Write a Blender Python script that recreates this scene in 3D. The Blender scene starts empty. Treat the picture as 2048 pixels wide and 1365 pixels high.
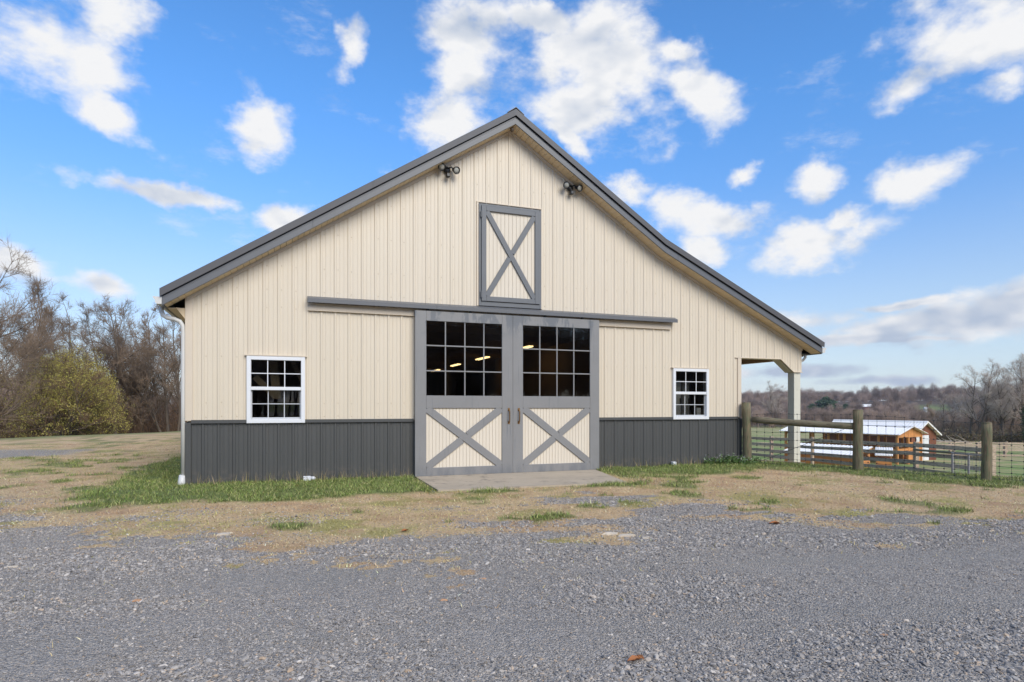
import bpy, math, random
import numpy as np
from mathutils import Matrix, Vector

scene = bpy.context.scene
R = math.radians
rng = np.random.default_rng(7)
random.seed(7)

# ------------------------------------------------------------------ camera
cam_d = bpy.data.cameras.new('camera')
cam = bpy.data.objects.new('camera', cam_d)
scene.collection.objects.link(cam)
cam.location = (0.0, -11.03, 1.25)
cam.rotation_euler = (R(90), 0, R(-20.2))
cam_d.sensor_width = 36.0
cam_d.lens = 21.62
cam_d.shift_y = 0.0647
cam_d.clip_start = 0.05
cam_d.clip_end = 6000
scene.camera = cam

# ------------------------------------------------------------------ light
SUN_EL, SUN_AZ = R(37), R(180 - 12)         # azimuth clockwise from +Y
world = bpy.data.worlds.new('World')
scene.world = world
world.use_nodes = True
SUN_STRENGTH = 3.5
SKY_STRENGTH = 0.1
sd = bpy.data.lights.new('sun', 'SUN')
sd.energy = SUN_STRENGTH
sd.angle = R(40)
sd.color = (1.0, 0.92, 0.78)
sun = bpy.data.objects.new('sun', sd)
scene.collection.objects.link(sun)
sdir = Vector((math.sin(SUN_AZ) * math.cos(SUN_EL), math.cos(SUN_AZ) * math.cos(SUN_EL), math.sin(SUN_EL)))
sun.rotation_euler = sdir.to_track_quat('Z', 'Y').to_euler()
sun.location = (20, -40, 40)
scene.view_settings.view_transform = 'Standard'
scene.view_settings.look = 'None'
scene.view_settings.exposure = 0.0
scene.view_settings.gamma = 1.0
scene.view_settings.use_curve_mapping = False
scene.cycles.max_bounces = 6
scene.cycles.transparent_max_bounces = 12
scene.cycles.use_denoising = True
scene.cycles.sample_clamp_indirect = 4.0

# clouds: (azimuth, elevation, half width, half height, turn), radians on the sky
CLOUDS = [(-0.312, 0.45, 0.1, 0.049, -0.14), (-0.254, 0.44, 0.051, 0.033, -0.26), (-0.221, 0.492, 0.042, 0.026, -0.0), (-0.226, 0.373, 0.041, 0.022, -0.52),
 (-0.038, 0.4, 0.035, 0.035, -0.87), (-0.167, 0.29, 0.068, 0.013, -0.09), (0.003, 0.282, 0.036, 0.018, 0.44), (-0.325, 0.179, 0.03, 0.021, -0.35),
 (-0.235, 0.161, 0.034, 0.013, -0.14), (0.087, 0.523, 0.017, 0.028, -0.35), (0.288, 0.544, 0.077, 0.053, -0.0), (0.276, 0.488, 0.057, 0.057, -0.35),
 (0.252, 0.435, 0.064, 0.027, 0.44), (0.518, 0.515, 0.119, 0.055, -0.17), (0.479, 0.46, 0.136, 0.052, -0.09), (0.649, 0.452, 0.056, 0.034, -0.61),
 (0.612, 0.506, 0.046, 0.018, -0.17), (0.406, 0.573, 0.049, 0.017, -0.17), (0.447, 0.409, 0.032, 0.017, -0.52), (0.55, 0.33, 0.047, 0.02, -0.26),
 (0.619, 0.3, 0.057, 0.025, -0.17), (0.679, 0.281, 0.058, 0.023, -0.09), (0.657, 0.243, 0.037, 0.018, -0.35), (0.804, 0.24, 0.073, 0.026, 0.14),
 (0.843, 0.263, 0.032, 0.013, 0.17), (0.817, 0.319, 0.033, 0.024, -0.17), (0.924, 0.305, 0.038, 0.022, -0.17), (0.708, 0.341, 0.023, 0.012, 0.26),
 (0.933, 0.413, 0.032, 0.024, 0.17), (1.01, 0.455, 0.078, 0.062, -0.26), (1.013, 0.395, 0.031, 0.022, 0.17), 
 (0.794, 0.125, 0.075, 0.016, -0.03), (0.904, 0.110, 0.085, 0.016, -0.0), (0.998, 0.112, 0.095, 0.026, 0.05), (1.04, 0.135, 0.06, 0.026, 0.21), (0.85, 0.098, 0.12, 0.008, 0.0),
 (0.915, 0.142, 0.052, 0.005, 0.05), (0.944, 0.091, 0.078, 0.004, -0.0), (0.764, 0.052, 0.095, 0.009, -0.0), (0.892, 0.035, 0.072, 0.006, -0.0)]


class NT:
    """small helper to wire node trees"""
    def __init__(self, tree):
        self.t = tree

    def n(self, kind, **kw):
        nd = self.t.nodes.new(kind)
        for k, v in kw.items():
            setattr(nd, k, v)
        return nd

    def link(self, a, b):
        self.t.links.new(a, b)

    def put(self, sock, v):
        if v is None:
            return
        if hasattr(v, 'is_output'):
            self.link(v, sock)
        else:
            try:
                sock.default_value = v
            except Exception:
                sock.default_value = tuple(v) + (1.0,)

    def math(self, op, a, b=None, c=None, clamp=False):
        nd = self.n('ShaderNodeMath', operation=op, use_clamp=clamp)
        for i, v in enumerate((a, b, c)):
            self.put(nd.inputs[i], v)
        return nd.outputs[0]

    def vec(self, op, a, b=None):
        nd = self.n('ShaderNodeVectorMath', operation=op)
        self.put(nd.inputs[0], a)
        if b is not None:
            self.put(nd.inputs[1], b)
        return nd.outputs['Value'] if op in ('LENGTH', 'DOT_PRODUCT', 'DISTANCE') else nd.outputs[0]

    def scale(self, a, s):
        nd = self.n('ShaderNodeVectorMath', operation='SCALE')
        self.put(nd.inputs[0], a)
        self.put(nd.inputs['Scale'], s)
        return nd.outputs[0]

    def noise(self, v, scale, detail=4, rough=0.55, dist=0.0, color=False):
        nd = self.n('ShaderNodeTexNoise')
        self.put(nd.inputs['Vector'], v)
        nd.inputs['Scale'].default_value = scale
        nd.inputs['Detail'].default_value = detail
        nd.inputs['Roughness'].default_value = rough
        nd.inputs['Distortion'].default_value = dist
        return nd.outputs['Color' if color else 0]

    def ramp(self, fac, lo, hi, a=0.0, b=1.0, smooth=True):
        nd = self.n('ShaderNodeMapRange', interpolation_type='SMOOTHSTEP' if smooth else 'LINEAR')
        self.put(nd.inputs[0], fac)
        for i, v in zip((1, 2, 3, 4), (lo, hi, a, b)):
            nd.inputs[i].default_value = v
        return nd.outputs[0]

    def mix(self, fac, a, b, blend='MIX'):
        nd = self.n('ShaderNodeMix', data_type='RGBA', blend_type=blend)
        self.put(nd.inputs[0], fac)
        self.put(nd.inputs[6], a)
        self.put(nd.inputs[7], b)
        return nd.outputs[2]

    def mapping(self, v, scale=(1, 1, 1), loc=(0, 0, 0), rot=(0, 0, 0), kind='POINT'):
        nd = self.n('ShaderNodeMapping', vector_type=kind)
        self.put(nd.inputs['Vector'], v)
        nd.inputs['Location'].default_value = loc
        nd.inputs['Rotation'].default_value = rot
        nd.inputs['Scale'].default_value = scale
        return nd.outputs[0]


def build_sky():
    t = world.node_tree
    t.nodes.clear()
    N = NT(t)
    d = N.n('ShaderNodeTexCoord').outputs['Generated']
    sky = N.n('ShaderNodeTexSky', sky_type='NISHITA')
    sky.sun_disc = False
    sky.sun_elevation = SUN_EL
    sky.sun_rotation = SUN_AZ
    sky.air_density = 1.0
    sky.dust_density = 0.3
    sky.ozone_density = 2.2
    sep = N.n('ShaderNodeSeparateXYZ')
    N.link(d, sep.inputs[0])
    x, y, z = sep.outputs
    hsv = N.n('ShaderNodeHueSaturation')
    hsv.inputs['Saturation'].default_value = 1.10
    hsv.inputs['Value'].default_value = 1.25
    N.link(sky.outputs[0], hsv.inputs['Color'])
    az = N.math('ARCTAN2', x, y)
    el = N.math('ARCSINE', z)
    deep = N.mix(N.ramp(el, 0.05, 0.5), (1.28, 1.18, 1.30, 1), (1.05, 1.58, 1.98, 1))
    tint = N.mix(1.0, hsv.outputs[0], deep, 'MULTIPLY')
    comb = N.n('ShaderNodeCombineXYZ')
    N.link(az, comb.inputs[0])
    N.link(el, comb.inputs[1])
    warp = N.vec('SUBTRACT', N.noise(d, 9.0, 5, 0.6, color=True), (0.5, 0.5, 0.5))
    # flatten warp near the horizon so the far cloud bars stay level
    wamt = N.ramp(el, 0.05, 0.35, 0.02, 0.085)
    p = N.vec('ADD', comb.outputs[0], N.scale(warp, wamt))
    m = None
    for (a, e, rx, ry, rot) in CLOUDS:
        q = N.mapping(p, (rx, ry, 1.0), (a, e, 0), (0, 0, rot), 'TEXTURE')
        sp = N.vec('MULTIPLY', q, (1, 1, 0))
        ln = N.vec('LENGTH', sp)
        m = ln if m is None else N.math('MINIMUM', m, ln)
    base = N.math('SUBTRACT', 1.38, m)
    base = N.math('MAXIMUM', base, -1.6)
    stretch = N.mapping(d, (1, 1, 1.7))
    n1 = N.noise(stretch, 11.0, 10, 0.58)
    n1b = N.noise(N.vec('ADD', stretch, (0.0, 0.0, 0.022)), 11.0, 10, 0.58)
    lo1 = N.noise(stretch, 7.0, 3, 0.5)
    lo2 = N.noise(N.vec('ADD', stretch, (0.0, 0.0, 0.05)), 7.0, 3, 0.5)
    # the rest of the dome carries broken cloud of the same sort
    g = N.noise(stretch, 3.2, 3, 0.5)
    gb = N.math('MULTIPLY', N.math('SUBTRACT', g, 0.53), 9.0)
    azc = N.math('ABSOLUTE', N.math('SUBTRACT', az, 0.35))
    out = N.math('MAXIMUM', N.ramp(azc, 0.85, 1.05), N.ramp(el, 0.62, 0.75))
    gb = N.math('SUBTRACT', gb, N.math('MULTIPLY', N.math('SUBTRACT', 1.0, out), 8.0))
    base = N.math('MAXIMUM', base, gb)
    dens = N.math('ADD', N.math('MULTIPLY', base, 0.8), N.math('MULTIPLY', N.math('SUBTRACT', n1, 0.5), 2.9))
    alpha = N.ramp(dens, -0.08, 0.85)
    # thin wisps
    wis = N.noise(N.mapping(d, (1, 1, 2.5)), 6.5, 8, 0.66)
    alpha = N.math('MAXIMUM', alpha, N.math('MULTIPLY', N.ramp(wis, 0.56, 0.78), 0.45))
    rel = N.math('ADD', N.math('MULTIPLY', N.math('SUBTRACT', n1b, n1), 0.45), N.math('MULTIPLY', N.math('SUBTRACT', lo2, lo1), 1.3))
    thick = N.ramp(dens, 0.7, 1.9)
    sh = N.math('ADD', N.math('MULTIPLY', rel, 3.2), N.math('MULTIPLY', thick, 0.42))
    low = N.ramp(el, 0.18, 0.11, 0.0, 0.8)
    sh = N.math('ADD', sh, low, clamp=True)
    col = N.mix(sh, (9.15, 9.2, 9.35, 1), (4.8, 5.6, 7.0, 1))
    # pale veil towards the horizon
    veil = N.math('MULTIPLY', N.ramp(el, 0.34, 0.0), 0.62)
    tint = N.mix(veil, tint, (5.6, 7.2, 8.6, 1))
    final = N.mix(alpha, tint, col)
    # below the horizon: dull ground colour
    final = N.mix(N.ramp(z, -0.02, -0.06), final, (1.2, 1.1, 0.9, 1))
    bg = N.n('ShaderNodeBackground')
    bg.inputs['Strength'].default_value = SKY_STRENGTH
    N.link(final, bg.inputs['Color'])
    o = N.n('ShaderNodeOutputWorld')
    N.link(bg.outputs[0], o.inputs[0])


build_sky()
world.cycles.sampling_method = 'MANUAL'
world.cycles.sample_map_resolution = 512


# ------------------------------------------------------------------ materials
def material(name, color, rough=0.6, var=0.12, scale=6.0, stretch=(1, 1, 1), bump=0.0, bscale=40.0, metallic=0.0, spec=0.5,
             color2=None, c2range=(0.5, 0.7), rnd=0.0):
    m = bpy.data.materials.new(name)
    m.use_nodes = True
    N = NT(m.node_tree)
    b = m.node_tree.nodes['Principled BSDF']
    tc = N.n('ShaderNodeTexCoord').outputs['Object']
    oi = N.n('ShaderNodeObjectInfo')
    off = N.scale(oi.outputs['Random'], 37.0) if False else None
    rv = N.n('ShaderNodeCombineXYZ')
    N.link(oi.outputs['Random'], rv.inputs[0])
    N.link(oi.outputs['Random'], rv.inputs[2])
    p = N.vec('ADD', tc, N.scale(rv.outputs[0], 31.0))
    p = N.mapping(p, stretch)
    n = N.noise(p, scale, 6, 0.6)
    c = N.mix(n, tuple(v * (1 - var) for v in color) + (1,), tuple(v * (1 + var) for v in color) + (1,))
    if color2:
        n2 = N.noise(p, scale * 2.3, 5, 0.65)
        c = N.mix(N.ramp(n2, *c2range), c, tuple(color2) + (1,))
    if rnd:
        k = N.ramp(oi.outputs['Random'], 0, 1, 1 - rnd, 1 + rnd, smooth=False)
        c = N.mix(1.0, c, N.scale(N.vec('ADD', (1, 1, 1), (0, 0, 0)), k), 'MULTIPLY')
    N.link(c, b.inputs['Base Color'])
    b.inputs['Roughness'].default_value = rough
    b.inputs['Metallic'].default_value = metallic
    b.inputs['Specular IOR Level'].default_value = spec
    if bump:
        bn = N.noise(p, bscale, 5, 0.6)
        bp = N.n('ShaderNodeBump')
        bp.inputs['Strength'].default_value = bump
        bp.inputs['Distance'].default_value = 0.01
        N.link(bn, bp.inputs['Height'])
        N.link(bp.outputs[0], b.inputs['Normal'])
    return m


M = {}
M['cream'] = material('cream_steel', (0.635, 0.548, 0.425), 0.42, 0.05, 1.6, (2.5, 1, 0.35), bump=0.03, bscale=14)
M['cream_trim'] = material('cream_trim', (0.61, 0.515, 0.40), 0.5, 0.05, 3)
M['bead'] = material('cream_board', (0.66, 0.58, 0.465), 0.6, 0.06, 4, (3, 1, 0.5))
M['soffit'] = material('soffit_cream', (0.66, 0.52, 0.34), 0.55, 0.08, 5, rnd=0.06)
M['charcoal'] = material('charcoal_steel', (0.066, 0.066, 0.063), 0.45, 0.12, 2.0, (2.5, 1, 0.4), bump=0.03, bscale=14)
M['roofmetal'] = material('roof_steel', (0.098, 0.095, 0.098), 0.45, 0.07, 3)
M['fascia'] = material('fascia_steel', (0.112, 0.114, 0.120), 0.42, 0.07, 3)
M['dark'] = material('dark_gap', (0.02, 0.02, 0.02), 0.8, 0.1, 3)
M['white'] = material('white_vinyl', (0.71, 0.71, 0.715), 0.35, 0.03, 3)
M['greyvinyl'] = material('grey_sash_vinyl', (0.50, 0.505, 0.51), 0.4, 0.04, 3)
M['gutter'] = material('gutter_white', (0.60, 0.585, 0.55), 0.4, 0.05, 3, color2=(0.5, 0.47, 0.4), c2range=(0.62, 0.8))
M['black'] = material('black_plastic', (0.012, 0.012, 0.012), 0.35, 0.1, 8)
M['brass'] = material('aged_brass', (0.27, 0.15, 0.06), 0.4, 0.2, 20, metallic=0.8)
M['screw'] = material('screw_head', (0.47, 0.385, 0.28), 0.5, 0.2, 40)
M['concrete'] = material('concrete', (0.42, 0.345, 0.255), 0.85, 0.22, 2.0, bump=0.25, bscale=60, color2=(0.19, 0.165, 0.13), c2range=(0.52, 0.75))
M['post_paint'] = material('post_paint', (0.60, 0.57, 0.47), 0.6, 0.08, 3, (3, 3, 0.6), bump=0.08, bscale=30, color2=(0.42, 0.38, 0.29), c2range=(0.58, 0.75))
M['inner'] = material('interior_board', (0.30, 0.20, 0.12), 0.8, 0.3, 3, (4, 4, 0.4))
M['floor'] = material('interior_floor', (0.09, 0.08, 0.07), 0.9, 0.2, 2)
M['postwood'] = material('round_post_wood', (0.185, 0.142, 0.085), 0.85, 0.5, 5, (6, 6, 0.5), bump=0.6, bscale=22, color2=(0.115, 0.135, 0.07), c2range=(0.5, 0.56))
M['logwood'] = material('log_wood', (0.20, 0.165, 0.105), 0.85, 0.35, 5, (0.8, 0.8, 7), bump=0.5, bscale=22, color2=(0.11, 0.13, 0.075), c2range=(0.5, 0.64))
M['greywood'] = material('grey_fence_wood', (0.46, 0.345, 0.25), 0.9, 0.45, 3, (1, 1, 5), bump=0.4, bscale=30, color2=(0.20, 0.155, 0.115), c2range=(0.52, 0.7), rnd=0.15)
M['wire'] = material('fence_wire', (0.06, 0.06, 0.062), 0.5, 0.1, 9, metallic=0.3)
M['galv'] = material('galvanised', (0.30, 0.30, 0.31), 0.45, 0.1, 6, metallic=0.3)
M['orange'] = material('orange_timber', (0.56, 0.235, 0.07), 0.6, 0.25, 4, (1, 1, 3), bump=0.2, rnd=0.12)
M['redwood'] = material('red_brown_board', (0.20, 0.065, 0.028), 0.65, 0.25, 4, (3, 3, 0.4), bump=0.2, rnd=0.15)
M['whiteroof'] = material('white_roof_steel', (0.84, 0.81, 0.76), 0.4, 0.03, 2)
M['whitedoor'] = material('white_board', (0.72, 0.71, 0.69), 0.6, 0.06, 3)
M['bark'] = material('bark', (0.125, 0.092, 0.066), 0.9, 0.4, 4, (2, 2, 0.6), bump=0.6, bscale=20, rnd=0.2)
M['twig'] = material('twig_bark', (0.22, 0.155, 0.105), 0.9, 0.35, 0.7, rnd=0.2)
M['twigfar'] = material('far_twig', (0.30, 0.215, 0.168), 0.95, 0.3, 0.6, rnd=0.45)
M['twiggrey'] = material('pale_twig', (0.40, 0.335, 0.28), 0.9, 0.35, 0.7, rnd=0.15)
M['brush'] = material('brush_stem', (0.175, 0.105, 0.062), 0.95, 0.4, 0.5)
M['bud'] = material('bud_leaf', (0.47, 0.405, 0.085), 0.6, 0.4, 1.2, color2=(0.24, 0.19, 0.045), c2range=(0.48, 0.62))
M['shrub'] = material('shrub_leaf', (0.15, 0.12, 0.05), 0.7, 0.4, 0.8, color2=(0.10, 0.06, 0.035), c2range=(0.45, 0.55))
M['ivy'] = material('ivy_leaf', (0.045, 0.07, 0.02), 0.6, 0.4, 1.5)
M['needle'] = material('pine_needles', (0.07, 0.11, 0.055), 0.7, 0.4, 0.4)
M['darkfar'] = material('far_wall', (0.25, 0.10, 0.08), 0.8, 0.1, 1)
M['leafdry'] = material('dry_leaf', (0.33, 0.12, 0.035), 0.7, 0.4, 20)
M['limestone'] = material('pale_stone', (0.52, 0.44, 0.34), 0.85, 0.25, 14, bump=0.5, bscale=40)
M['tanstone'] = material('tan_stone', (0.50, 0.28, 0.15), 0.85, 0.25, 14, bump=0.5, bscale=40)
M['weedgreen'] = material('weed_green', (0.075, 0.14, 0.028), 0.6, 0.4, 3)
M['petal'] = material('white_petal', (0.75, 0.75, 0.7), 0.6, 0.1, 3)
M['palewood'] = material('pale_plank', (0.30, 0.235, 0.155), 0.8, 0.3, 4, (2, 2, 0.5))


def cracks(m, stretch, dark):
    N = NT(m.node_tree)
    b = m.node_tree.nodes['Principled BSDF']
    src = b.inputs['Base Color'].links[0].from_socket
    tc = N.n('ShaderNodeTexCoord').outputs['Object']
    n = N.noise(N.mapping(tc, stretch), 6.0, 6, 0.7)
    k = N.ramp(n, 0.52, 0.64, 0.0, 0.85)
    N.link(N.mix(k, src, dark + (1,)), b.inputs['Base Color'])


cracks(M['postwood'], (9, 9, 0.5), (0.06, 0.042, 0.026))
cracks(M['logwood'], (1.0, 1.0, 9), (0.075, 0.06, 0.04))
cracks(M['greywood'], (0.8, 0.8, 8), (0.10, 0.08, 0.06))


def door_paint():
    m = material('door_paint', (0.215, 0.209, 0.203), 0.5, 0.12, 2.6, bump=0.1, bscale=70)
    N = NT(m.node_tree)
    b = m.node_tree.nodes['Principled BSDF']
    src = b.inputs['Base Color'].links[0].from_socket
    tc = N.n('ShaderNodeTexCoord').outputs['Object']
    # damp stains under the track and weathering at the foot of the doors
    sep = N.n('ShaderNodeSeparateXYZ')
    N.link(tc, sep.inputs[0])
    w = N.noise(N.mapping(tc, (2.6, 1, 0.7)), 2.2, 7, 0.62)
    top = N.math('MULTIPLY', N.ramp(sep.outputs[2], 2.45, 2.9), N.ramp(w, 0.50, 0.56))
    foot = N.math('MULTIPLY', N.ramp(sep.outputs[2], 0.28, 0.0), N.ramp(w, 0.38, 0.62))
    run = N.math('MULTIPLY', N.ramp(N.noise(N.mapping(tc, (9, 1, 0.35)), 3.0, 5, 0.6), 0.60, 0.72), 0.5)
    k = N.math('MAXIMUM', N.math('MAXIMUM', N.math('MULTIPLY', top, 0.75), N.math('MULTIPLY', foot, 0.6)), run)
    sp = N.ramp(N.noise(tc, 55.0, 3, 0.7), 0.55, 0.72, 0.0, 0.25)
    c = N.mix(k, src, (0.105, 0.115, 0.130, 1))
    c = N.mix(sp, c, (0.25, 0.265, 0.29, 1))
    N.link(c, b.inputs['Base Color'])
    return m


M['doorgrey'] = door_paint()
M['loftgrey'] = material('loft_paint', (0.128, 0.133, 0.14), 0.5, 0.1, 3, bump=0.06, bscale=70)


def siding_material():
    m = M['cream']
    N = NT(m.node_tree)
    b = m.node_tree.nodes['Principled BSDF']
    src = b.inputs['Base Color'].links[0].from_socket
    tc = N.n('ShaderNodeTexCoord').outputs['Object']
    w = N.noise(N.mapping(tc, (7, 1, 0.25)), 3.0, 6, 0.65)
    c = N.mix(N.ramp(w, 0.56, 0.8, 0.0, 0.28), src, (0.43, 0.33, 0.23, 1))
    N.link(c, b.inputs['Base Color'])


siding_material()


def mud_splash():
    m = M['charcoal']
    N = NT(m.node_tree)
    b = m.node_tree.nodes['Principled BSDF']
    src = b.inputs['Base Color'].links[0].from_socket
    tc = N.n('ShaderNodeTexCoord').outputs['Object']
    sep = N.n('ShaderNodeSeparateXYZ')
    N.link(tc, sep.inputs[0])
    sp = N.ramp(N.noise(tc, 9.0, 7, 0.75), 0.45, 0.65)
    k = N.math('MULTIPLY', N.ramp(sep.outputs[2], 0.34, 0.02), sp)
    k = N.math('MAXIMUM', N.math('MULTIPLY', k, 0.55), N.math('MULTIPLY', N.ramp(N.noise(N.mapping(tc, (5, 1, 0.5)), 4.0, 6, 0.7), 0.55, 0.75), 0.22))
    N.link(N.mix(k, src, (0.16, 0.13, 0.10, 1)), b.inputs['Base Color'])


mud_splash()


def glass_material():
    m = bpy.data.materials.new('window_glass')
    m.use_nodes = True
    t = m.node_tree
    t.nodes.clear()
    N = NT(t)
    tr = N.n('ShaderNodeBsdfTransparent')
    tr.inputs[0].default_value = (0.72, 0.72, 0.70, 1)
    gl = N.n('ShaderNodeBsdfGlossy')
    gl.inputs['Roughness'].default_value = 0.0
    gl.inputs[0].default_value = (0.9, 0.9, 0.9, 1)
    fr = N.n('ShaderNodeFresnel')
    fr.inputs['IOR'].default_value = 1.5
    tc = N.n('ShaderNodeTexCoord').outputs['Object']
    bp = N.n('ShaderNodeBump')
    bp.inputs['Strength'].default_value = 0.03
    bp.inputs['Distance'].default_value = 0.02
    N.link(N.noise(tc, 2.0, 2), bp.inputs['Height'])
    N.link(bp.outputs[0], gl.inputs['Normal'])
    mx = N.n('ShaderNodeMixShader')
    N.link(fr.outputs[0], mx.inputs[0])
    N.link(tr.outputs[0], mx.inputs[1])
    N.link(gl.outputs[0], mx.inputs[2])
    o = N.n('ShaderNodeOutputMaterial')
    N.link(mx.outputs[0], o.inputs[0])
    return m


M['glass'] = glass_material()


def emit_material():
    m = bpy.data.materials.new('lit_tube')
    m.use_nodes = True
    b = m.node_tree.nodes['Principled BSDF']
    b.inputs['Base Color'].default_value = (0.8, 0.75, 0.6, 1)
    b.inputs['Emission Color'].default_value = (1.0, 0.72, 0.33, 1)
    b.inputs['Emission Strength'].default_value = 4.0
    return m


M['tube'] = emit_material()


def blade_material(name):
    m = bpy.data.materials.new(name)
    m.use_nodes = True
    N = NT(m.node_tree)
    b = m.node_tree.nodes['Principled BSDF']
    a = N.n('ShaderNodeAttribute')
    a.attribute_name = 'tone'
    N.link(a.outputs['Color'], b.inputs['Base Color'])
    b.inputs['Roughness'].default_value = 0.6
    b.inputs['Specular IOR Level'].default_value = 0.25
    return m


M['blade'] = blade_material('grass_blade')
M['lens'] = material('lamp_lens', (0.42, 0.41, 0.36), 0.15, 0.1, 20)


# ------------------------------------------------------------------ mesh helpers
class MB:
    def __init__(self):
        self.v = []
        self.f = []
        self.mi = []
        self.cur = 0

    def face(self, idx):
        self.f.append(tuple(idx))
        self.mi.append(self.cur)

    def quad(self, a, b, c, d):
        n = len(self.v)
        self.v += [a, b, c, d]
        self.face((n, n + 1, n + 2, n + 3))

    def box(self, x0, x1, y0, y1, z0, z1, bev=0.0):
        self.obox(((x0 + x1) / 2, (y0 + y1) / 2, (z0 + z1) / 2), (abs(x1 - x0) / 2, abs(y1 - y0) / 2, abs(z1 - z0) / 2), None, bev)

    def obox(self, c, h, axes=None, bev=0.0):
        """box with centre c, half sizes h, optional axes (three vectors) and chamfered edges"""
        c = np.array(c, float)
        A = np.eye(3) if axes is None else np.array(axes, float)
        n = len(self.v)
        h = np.array(h, float)
        if bev <= 0 or bev > min(h) * 0.9:
            for sx in (-1, 1):
                for sy in (-1, 1):
                    for sz in (-1, 1):
                        self.v.append(tuple(c + (np.array((sx, sy, sz)) * h) @ A))
            for q in ((0, 1, 3, 2), (4, 6, 7, 5), (0, 4, 5, 1), (2, 3, 7, 6), (0, 2, 6, 4), (1, 5, 7, 3)):
                self.face([n + i for i in q])
            return
        idx = {}
        for sx in (-1, 1):
            for sy in (-1, 1):
                for sz in (-1, 1):
                    for ax in range(3):
                        p = np.array((sx, sy, sz)) * (h - bev)
                        p[ax] = (sx, sy, sz)[ax] * h[ax]
                        idx[(sx, sy, sz, ax)] = len(self.v)
                        self.v.append(tuple(c + p @ A))
        for ax in range(3):
            o = [a for a in range(3) if a != ax]
            for s in (-1, 1):
                q = []
                for (a, b) in ((-1, -1), (1, -1), (1, 1), (-1, 1)):
                    k = [0, 0, 0]
                    k[ax] = s
                    k[o[0]] = a
                    k[o[1]] = b
                    q.append(idx[(k[0], k[1], k[2], ax)])
                self.face(q if (s > 0) == (ax != 1) else q[::-1])
            for a in (-1, 1):
                for b in (-1, 1):
                    k1 = [0, 0, 0]
                    k2 = [0, 0, 0]
                    k1[ax], k2[ax] = -1, 1
                    for k in (k1, k2):
                        k[o[0]] = a
                        k[o[1]] = b
                    self.face((idx[(*k1, o[0])], idx[(*k2, o[0])], idx[(*k2, o[1])], idx[(*k1, o[1])]))
        for sx in (-1, 1):
            for sy in (-1, 1):
                for sz in (-1, 1):
                    self.face([idx[(sx, sy, sz, a)] for a in range(3)])

    def beam(self, p0, p1, w, h, up=(0, 0, 1), bev=0.0):
        """bar from p0 to p1, w across, h along up"""
        p0 = np.array(p0, float)
        p1 = np.array(p1, float)
        d = p1 - p0
        L = np.linalg.norm(d)
        d /= L
        u = np.array(up, float)
        s = np.cross(d, u)
        s /= np.linalg.norm(s)
        u = np.cross(s, d)
        self.obox((p0 + p1) / 2, (L / 2, w / 2, h / 2), (d, s, u), bev)

    def prism(self, poly, y0, y1):
        """polygon in (x, z) pushed from y0 to y1"""
        n = len(self.v)
        k = len(poly)
        self.v += [(x, y0, z) for x, z in poly] + [(x, y1, z) for x, z in poly]
        self.face(range(n, n + k))
        self.face(range(n + 2 * k - 1, n + k - 1, -1))
        for i in range(k):
            j = (i + 1) % k
            self.face((n + j, n + i, n + k + i, n + k + j))

    def sweep(self, profile, path, closed=True):
        """profile: list of (y, dz); path: list of (x, z): extrusion across the slope, mitred"""
        n = len(self.v)
        k = len(profile)
        for (x, z) in path:
            self.v += [(x, y, z + dz) for (y, dz) in profile]
        for s in range(len(path) - 1):
            for i in range(k if closed else k - 1):
                j = (i + 1) % k
                a = n + s * k
                self.face((a + i, a + j, a + k + j, a + k + i))
        if closed:
            self.face(range(n + k - 1, n - 1, -1))
            e = n + (len(path) - 1) * k
            self.face(range(e, e + k))

    def tube(self, pts, rad, n=8, cap=True):
        pts = np.array(pts, float)
        m = len(pts)
        rad = np.full(m, rad, float) if np.isscalar(rad) else np.array(rad, float)
        t = np.gradient(pts, axis=0)
        t /= np.linalg.norm(t, axis=1)[:, None] + 1e-9
        for i in range(1, m):
            if t[i] @ t[i - 1] < 0:
                t[i] = -t[i]
        ref = np.array((0.0, 0.0, 1.0)) if abs(t[0][2]) < 0.8 else np.array((1.0, 0.0, 0.0))
        b0 = len(self.v)
        ang = np.arange(n) * 2 * math.pi / n
        for i in range(m):
            s = np.cross(t[i], ref)
            s /= np.linalg.norm(s) + 1e-9
            u = np.cross(s, t[i])
            ref = u
            ring = pts[i] + rad[i] * (np.cos(ang)[:, None] * s + np.sin(ang)[:, None] * u)
            self.v += [tuple(r) for r in ring]
        for i in range(m - 1):
            for j in range(n):
                k = (j + 1) % n
                a = b0 + i * n
                self.face((a + j, a + k, a + n + k, a + n + j))
        if cap:
            self.face(range(b0 + n - 1, b0 - 1, -1))
            e = b0 + (m - 1) * n
            self.face(range(e, e + n))

    def mesh(self, name, mats, smooth=False):
        me = bpy.data.meshes.new(name)
        me.from_pydata(self.v, [], self.f)
        if not isinstance(mats, (list, tuple)):
            mats = [mats]
        for m in mats:
            me.materials.append(m)
        if len(mats) > 1:
            me.polygons.foreach_set('material_index', self.mi)
        if smooth:
            me.polygons.foreach_set('use_smooth', [True] * len(me.polygons))
        me.update()
        return me


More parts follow.
